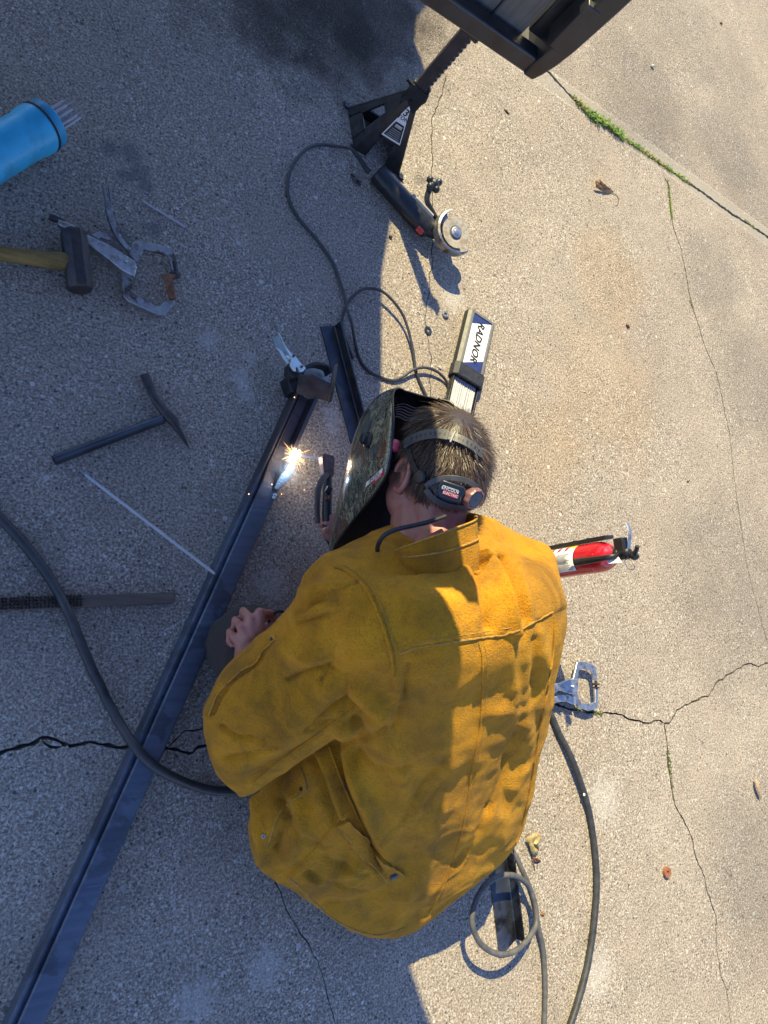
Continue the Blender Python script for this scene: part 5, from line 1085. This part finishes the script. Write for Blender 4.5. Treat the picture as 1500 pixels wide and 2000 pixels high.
# ------------------------------------------------------------------ welding helmet
hm = thing('welding_helmet', 'glossy camouflage welding helmet with black headgear, worn by the kneeling person', 'welding helmet', hc)
rows = [(.150, .112, .122, .045), (.147, .102, .160, .066), (.132, .084, .205, .083), (.100, .050, .245, .098), (.055, .022, .272, .105), (.010, .014, .288, .107), (-.030, .018, .296, .107), (-.070, .056, .300, .105), (-.110, .112, .300, .102), (-.150, .168, .296, .098), (-.190, .220, .288, .092), (-.200, .234, .280, .088)]
rw = cint(rows, 60); SH = []
for u_, fr, ff, lr in rw:
    q = np.linspace(-math.pi/2, math.pi/2, 72); ll = lr*np.sign(np.sin(q))*np.abs(np.sin(q))**.72; fv = fr+(ff-fr)*np.abs(np.cos(q))**.62
    ff2 = fv+.004*np.exp(-((ll)/.03)**2); SH.append([H(a_, u_, c) for a_, c in zip(ff2, ll)])
SH = np.array(SH)
b = MB(); b.loft(SH, cap=False, closed=False); shell = b.build('shell', [M['camo'], M['black_plastic']], hm, angle=60)
md = shell.modifiers.new('solid', 'SOLIDIFY'); md.thickness = .003; md.offset = 0; md.material_offset = 0; md.material_offset_rim = 1
# lining: inner black face just inside the shell
b = MB(); ctr = SH.mean(axis=1, keepdims=True)
INN = SH+(H(.03, -.02, 0)-SH)*.022; b.loft(INN, cap=False, closed=False); b.build('lining', M['black_ink'], hm, angle=60)
rim = [SH[i, 0] for i in range(60)]+[SH[59, j] for j in range(1, 72)]+[SH[i, 71] for i in range(58, -1, -1)]+[SH[0, j] for j in range(70, 0, -1)]
b = MB(); b.tube(np.array(rim+rim[:1]), .0022, 6, cap=False); b.build('rim', M['black_plastic'], hm)
def grid_bvh(g):
    n, m = g.shape[:2]; return BVHTree.FromPolygons([Vector(v) for v in g.reshape(-1, 3)], [(i*m+j, i*m+j+1, (i+1)*m+j+1, (i+1)*m+j) for i in range(n-1) for j in range(m-1)])
BH = grid_bvh(SH); BI = grid_bvh(INN)
p, nn = hit(BH, 722, 860, .001)
if p is not None:
    b = MB(); b.lathe(p, nn, [(.016, 0), (.017, .003), (.016, .006), (.012, .008), (.0115, .016), (.009, .018)], 18); b.build('shade_knob', M['black_plastic'], hm, angle=30)
pa_, na_ = hit(BH, 717, 947, .0022); pb2, _n = hit(BH, 746, 921, .0022)
if pa_ is not None and pb2 is not None:
    dx = nrm(pb2-pa_); mid_, nm_ = hit(BH, 733, 937, .0024); dy = nrm(np.cross(nm_, dx)); wl = np.linalg.norm(pb2-pa_)
    b = MB(); b.prism([mid_+dx*x*wl*.60+dy*y for x, y in ((-1, .0005), (.85, .0005), (1, .0085), (-.85, .0085))], -nm_*.0004); b.build('maker_label', M['white_label'], hm, smooth=False)
    b = MB(); b.prism([mid_+dx*x*wl*.60+dy*y for x, y in ((-.3, -.0062), (1.0, -.0062), (1.1, .0002), (-.2, .0002))], -nm_*.0004); b.build('maker_label', M['red_ink'], hm, smooth=False)
    text_part('label_text', 'LINCOLN', .0098, mid_+dy*.0044+nm_*.0003, dx, dy, M['black_ink'], hm, shear=.1)
    text_part('label_text', 'ELECTRIC', .0056, mid_+dx*wl*.25-dy*.0030+nm_*.0003, dx, dy, M['white_label'], hm, shear=.1)
# wavy flag print on the lining
for k in range(6):
    L = [(752+k*1.5+x*(70-k*3), 790+k*5.2-2+x*6+3.0*math.sin(x*9+k*.4)) for x in np.linspace(0, 1, 22)]; P = []
    for x, y in L:
        p, n_ = hit(BI, x, y, .0012)
        if p is not None: P.append((p, n_))
    if len(P) > 5:
        b = MB(); R = []
        for i, (p, n_) in enumerate(P):
            t_ = nrm(P[min(i+1, len(P)-1)][0]-P[max(i-1, 0)][0]); s_ = np.cross(n_, t_)*.0021; R.append([p-s_, p+s_])
        b.loft(R, cap=False, closed=False); b.build('flag_stripe', M['white_label'], hm, solid=.0003)
b = MB()
for r_ in range(4):
    for c_2 in range(9):
        p, n_ = hit(BI, 768+c_2*5+2.5*(r_ % 2), 776+r_*4, .0012)
        if p is not None: b.lathe(p, n_, [(.0001, .0003), (.0009, .0003), (.0009, 0)], 6)
if b.n: o = b.build('flag_stars', M['white_label'], hm); o['kind'] = 'stuff'
# headgear
def ribbon(name, pxs, w, add, mat, th=.002, wdir=None, n=40):
    P = [ell(x, y, 1.0, add) for x, y in crom(np.array([(x, y, 0) for x, y in pxs], float), n)[:, :2]]; b = MB(); R = []
    for i, (p, n_) in enumerate(P):
        t_ = nrm(P[min(i+1, n-1)][0]-P[max(i-1, 0)][0]); s_ = nrm(np.cross(n_, t_))*w/2; R.append([p-s_, p+s_, p+s_+n_*th, p-s_+n_*th])
    b.loft(R); b.build(name, mat, hm, bevel=.0006); return P
band_m = simple('band_plastic', (.05, .052, .056), .45, 0, .2, 60, .08)
P = ribbon('crown_strap', [(790, 868), (806, 858), (828, 850), (852, 847), (876, 850)], .020, .019, band_m)
P2 = ribbon('crown_strap', [(866, 849), (885, 853), (905, 861), (925, 873), (942, 888)], .0165, .0165, band_m)
b = MB()
for PP, rngi in ((P, range(8, 38, 4)), (P2, range(6, 38, 4))):
    for i in rngi:
        p, n_ = PP[i]; t_ = nrm(PP[min(i+1, 39)][0]-PP[max(i-1, 0)][0]); s_ = np.cross(n_, t_)
        b.prism([p+n_*.0024+t_*.0018, p+n_*.0024+s_*.0038, p+n_*.0024-t_*.0018, p+n_*.0024-s_*.0038], -n_*.0006)
b.build('strap_holes', M['black_ink'], hm, smooth=False)
p, n_ = ell(884, 853, 1.0, .021); b = MB(); t_ = nrm(ell(894, 857, 1, .021)[0]-p); b.box(p, t_, np.cross(n_, t_), n_, .0016, .0115, .0016); b.build('strap_end', M['grey_ink'], hm, bevel=.0005)
ribbon('side_arm', [(772, 868), (792, 870), (800, 885), (808, 908), (820, 930)], .012, .012, M['black_plastic'], .004)
for (x, y), r_ in (((822, 931), .0125),):
    p, n_ = ell(x, y, 1.0, .014); b = MB(); b.lathe(p, n_, [(r_, 0), (r_, .005), (r_*.8, .008), (r_*.3, .0085)], 20); b.build('arm_pivot', M['black_plastic'], hm)
p, n_ = ell(768, 870, 1.0, .012); b = MB(); ax_ = nrm(hl*.9+hf*.1); pk = H(.022, .024, .104)
b.lathe(pk-ax_*.012, ax_, [(.0115, 0), (.0125, .002), (.0125, .010), (.011, .013)], 18); b.build('tension_knob', M['pink_plastic'], hm)
b = MB(); b.lathe(H(.016, .024, .090)-hf*.0, -hf, [(.006, -.006), (.007, .03), (.005, .04)], 10); b.build('pivot_post', M['black_plastic'], hm)
ribbon('rear_band', [(832, 950), (846, 940), (866, 934), (890, 934), (914, 940), (930, 952)], .010, .018, band_m, .003)
ribbon('rear_band', [(832, 955), (846, 972), (866, 984), (890, 990), (914, 989), (934, 975)], .012, .016, band_m, .003)
ribbon('rear_pad', [(840, 955), (866, 960), (900, 965), (930, 966)], .034, .010, M['black_plastic'], .004)
pc, n_ = ell(880, 962, 1.0, .024); t_ = nrm(ell(896, 968, 1, .024)[0]-ell(864, 957, 1, .024)[0]); t_ = nrm(t_-n_*np.dot(t_, n_)); s_ = np.cross(n_, t_); s_ = s_ if np.dot(s_, hu) > 0 else -s_
navy = simple('navy_plastic', (.012, .016, .03), .32, 0, .15, 60)
b = MB(); b.prism([pc+t_*x+s_*y for x, y in ((-.024, .010), (-.020, .017), (.020, .017), (.026, .008), (.022, -.014), (-.016, -.016), (-.024, -.006))], -n_*.018); b.build('battery_case', navy, hm, bevel=.002)
b = MB(); b.prism([pc+n_*.0006+t_*x+s_*y for x, y in ((-.017, .0008), (.012, .0008), (.012, .0085), (-.017, .0085))], -n_*.0004); b.build('maker_label', M['white_label'], hm, smooth=False)
b = MB(); b.prism([pc+n_*.0009+t_*x+s_*y for x, y in ((-.0162, .0015), (.0112, .0015), (.0112, .0078), (-.0162, .0078))], -n_*.0002); b.build('label_field', navy, hm, smooth=False)
b = MB(); b.prism([pc+n_*.0006+t_*x+s_*y for x, y in ((-.013, -.0072), (.015, -.0072), (.015, .0002), (-.013, .0002))], -n_*.0004); b.build('maker_label', M['red_ink'], hm, smooth=False)
text_part('label_text', 'LINCOLN', .0075, pc+n_*.0011-t_*.0025+s_*.0046, t_, s_, M['white_label'], hm)
text_part('label_text', 'ELECTRIC', .0066, pc+n_*.0009+t_*.001-s_*.0036, t_, s_, M['white_label'], hm)
pk, nk_ = ell(922, 972, 1.0, .020); ax_ = nrm(nk_*.6+nrm(np.array([.75, -.25, .35]))*.4+n_*.3)
b = MB(); R = []; u_ = nrm(np.cross(ax_, ez)); w_ = np.cross(ax_, u_)
for h, r_ in ((-.010, .016), (0, .0205), (.008, .0205), (.011, .0185), (.0112, .0165), (.0095, .0160)):
    R.append([pk+ax_*h+(r_*(1+.035*math.cos(9*q)*(1 if .016 < r_ else 0)))*(math.cos(q)*u_+math.sin(q)*w_) for q in np.linspace(0, 2*math.pi, 54, endpoint=False)])
b.loft(R); b.build('ratchet_knob', simple('knob_plastic', (.16, .075, .07), .4, 0, .2, 80, .1), hm)
b = MB(); b.lathe(pk, ax_, [(.0158, .009), (.0150, .0108), (.002, .0110), (.0015, .0102)], 28); b.build('knob_cap', navy, hm)

# ------------------------------------------------------------------ electrode holder, electrode, arc, sparks, smoke
eh = thing('electrode_holder', 'brown electrode holder with a curved lever, held below the helmet and aimed at the arc', 'electrode holder', G(640, 950, .12))
pz = lambda pts, z: [(600+x/8, 860+y/8) for x, y in pts]
b = MB(); b.plate(pz([(240, 250), (270, 195), (330, 215), (420, 235), (440, 300), (420, 560), (320, 545), (268, 545), (252, 400)], 0), .155, .022); b.build('jaw', M['brass_hot'], eh, bevel=.002)
lv = crom(path([(640, 926, .158), (630, 936, .165), (622, 955, .170), (620, 985, .170), (621, 1022, .164)]), 30); R = []; b = MB()
for i, p in enumerate(lv):
    t_ = nrm(np.gradient(lv, axis=0)[i]); s_ = nrm(np.cross(t_, ez)); w_ = .0062+.0014*math.sin(math.pi*i/29); R.append([p-s_*w_, p-s_*w_*.6+ez*.004, p+s_*w_*.6+ez*.004, p+s_*w_, p+s_*w_*.7-ez*.006, p-s_*w_*.7-ez*.006])
b.loft(R); b.build('lever', simple('brown_fibre', (.075, .055, .05), .6, 0, .25, 60, .1), eh)
b = MB(); b.tube(path([(640, 925, .140), (640, 960, .140), (639, 1000, .138), (640, 1040, .130), (656, 1075, .11)]), [.011, .012, .0125, .0125, .011], 14); b.build('handle', M['black_plastic'], eh)
b = MB(); b.box(G(642, 957, .156), ba, bw, ez, .008, .007, .004); b.build('spring_seat', M['blue_steel'], eh, bevel=.001)
b = MB(); hx_ = [G(639, 968+k*.35, .150)+.0055*np.array([math.cos(k*1.3), 0, math.sin(k*1.3)]) for k in range(30)]; b.tube(np.array(hx_), .0011, 5); b.build('spring', M['brass_hot'], eh)
arc_p = G(575, 889, .0535)
el = thing('electrode', 'short welding electrode running from the holder to the bright arc', 'electrode', arc_p); e0 = G(640, 898, .146); b = MB(); b.lathe(e0, nrm(arc_p-e0), [(.0028, 0), (.0030, .004), (.0030, np.linalg.norm(arc_p-e0)-.02), (.0026, np.linalg.norm(arc_p-e0)-.004)], 10); b.build('flux_coating', M['flux'], el)
b = MB(); b.lathe(arc_p+nrm(e0-arc_p)*.0205, nrm(arc_p-e0), [(.0032, 0), (.0030, .008), (.0022, .0165)], 10); b.build('hot_tip', M['hot'], el)
aw = thing('welding_arc', 'blinding white welding arc with orange sparks at the end of the electrode', 'welding arc', arc_p); b = MB(); b.ball(arc_p, (.0066, .0074, .0055)); b.ball(arc_p+np.array([.011, .010, .004]), .003); b.build('arc_core', M['arc'], aw)
b = MB()
for k in range(60):
    a_ = rng.random()*6.283; e_ = rng.normal(.25, .35); d = nrm((math.cos(a_), math.sin(a_), e_)); L_ = .006+.030*rng.random()**3; s0 = .006+.006*rng.random()
    b.tube(np.array([arc_p+d*s0, arc_p+d*(s0+L_)]), [.00022, .00006], 4)
o = b.build('spark_streaks', M['spark'], aw); o['kind'] = 'stuff'
for px, z in (((575, 776), .052), ((594, 957), .004), ((550, 965), .053), ((531, 946), .05), ((486, 965), .05), ((586, 884), .055)):
    b = MB(); b.ball(G(px[0], px[1], z), .0013, n=8, m=6); b.build('spark', M['hot'], aw)
pl = bpy.data.lights.new('arc_light', 'POINT'); po = bpy.data.objects.new('arc_light', pl); C.objects.link(po); po.location = arc_p+ez*.012; pl.energy = .055; pl.color = (1.0, .74, .52); pl.shadow_soft_size = .006; po.parent = aw; po.matrix_parent_inverse = Matrix.Translation(-Vector(arc_p))
pl = bpy.data.lights.new('pool_light', 'POINT'); po = bpy.data.objects.new('pool_light', pl); C.objects.link(po); po.location = G(562, 915, .075); pl.energy = .03; pl.color = (.55, .75, 1.0); pl.shadow_soft_size = .006; po.parent = aw; po.matrix_parent_inverse = Matrix.Translation(-Vector(arc_p))

# smoke drifting from the weld pool along the bar
t = NT('smoke'); t.t.nodes.remove(t.b); v = t.pos(); c_s = G(562, 917, .072)
d_ = t.n('VectorMath', _operation='LENGTH', i0=t.n('VectorMath', _operation='DIVIDE', i0=t.n('VectorMath', _operation='SUBTRACT', i0=v, i1=tuple(c_s)).outputs[0], i1=(.055, .075, .035)).outputs[0]).outputs['Value']
den = t.math('MULTIPLY', t.ramp(d_, [(.1, 1), (.95, 0)]), t.ramp(t.noise(v, 38, 5, .65, 1.4), [(.42, 0), (.72, 1)]))
pv = t.n('VolumePrincipled', Density=t.math('MULTIPLY', den, 24.0), Color=(.80, .87, 1.0, 1), Anisotropy=.2); t.t.links.new(pv.outputs[0], t.out.inputs['Volume'])
b = MB(); b.ball(c_s, (.055, .075, .035), n=20, m=12); o = b.build('smoke', t.m); o['kind'] = 'stuff'
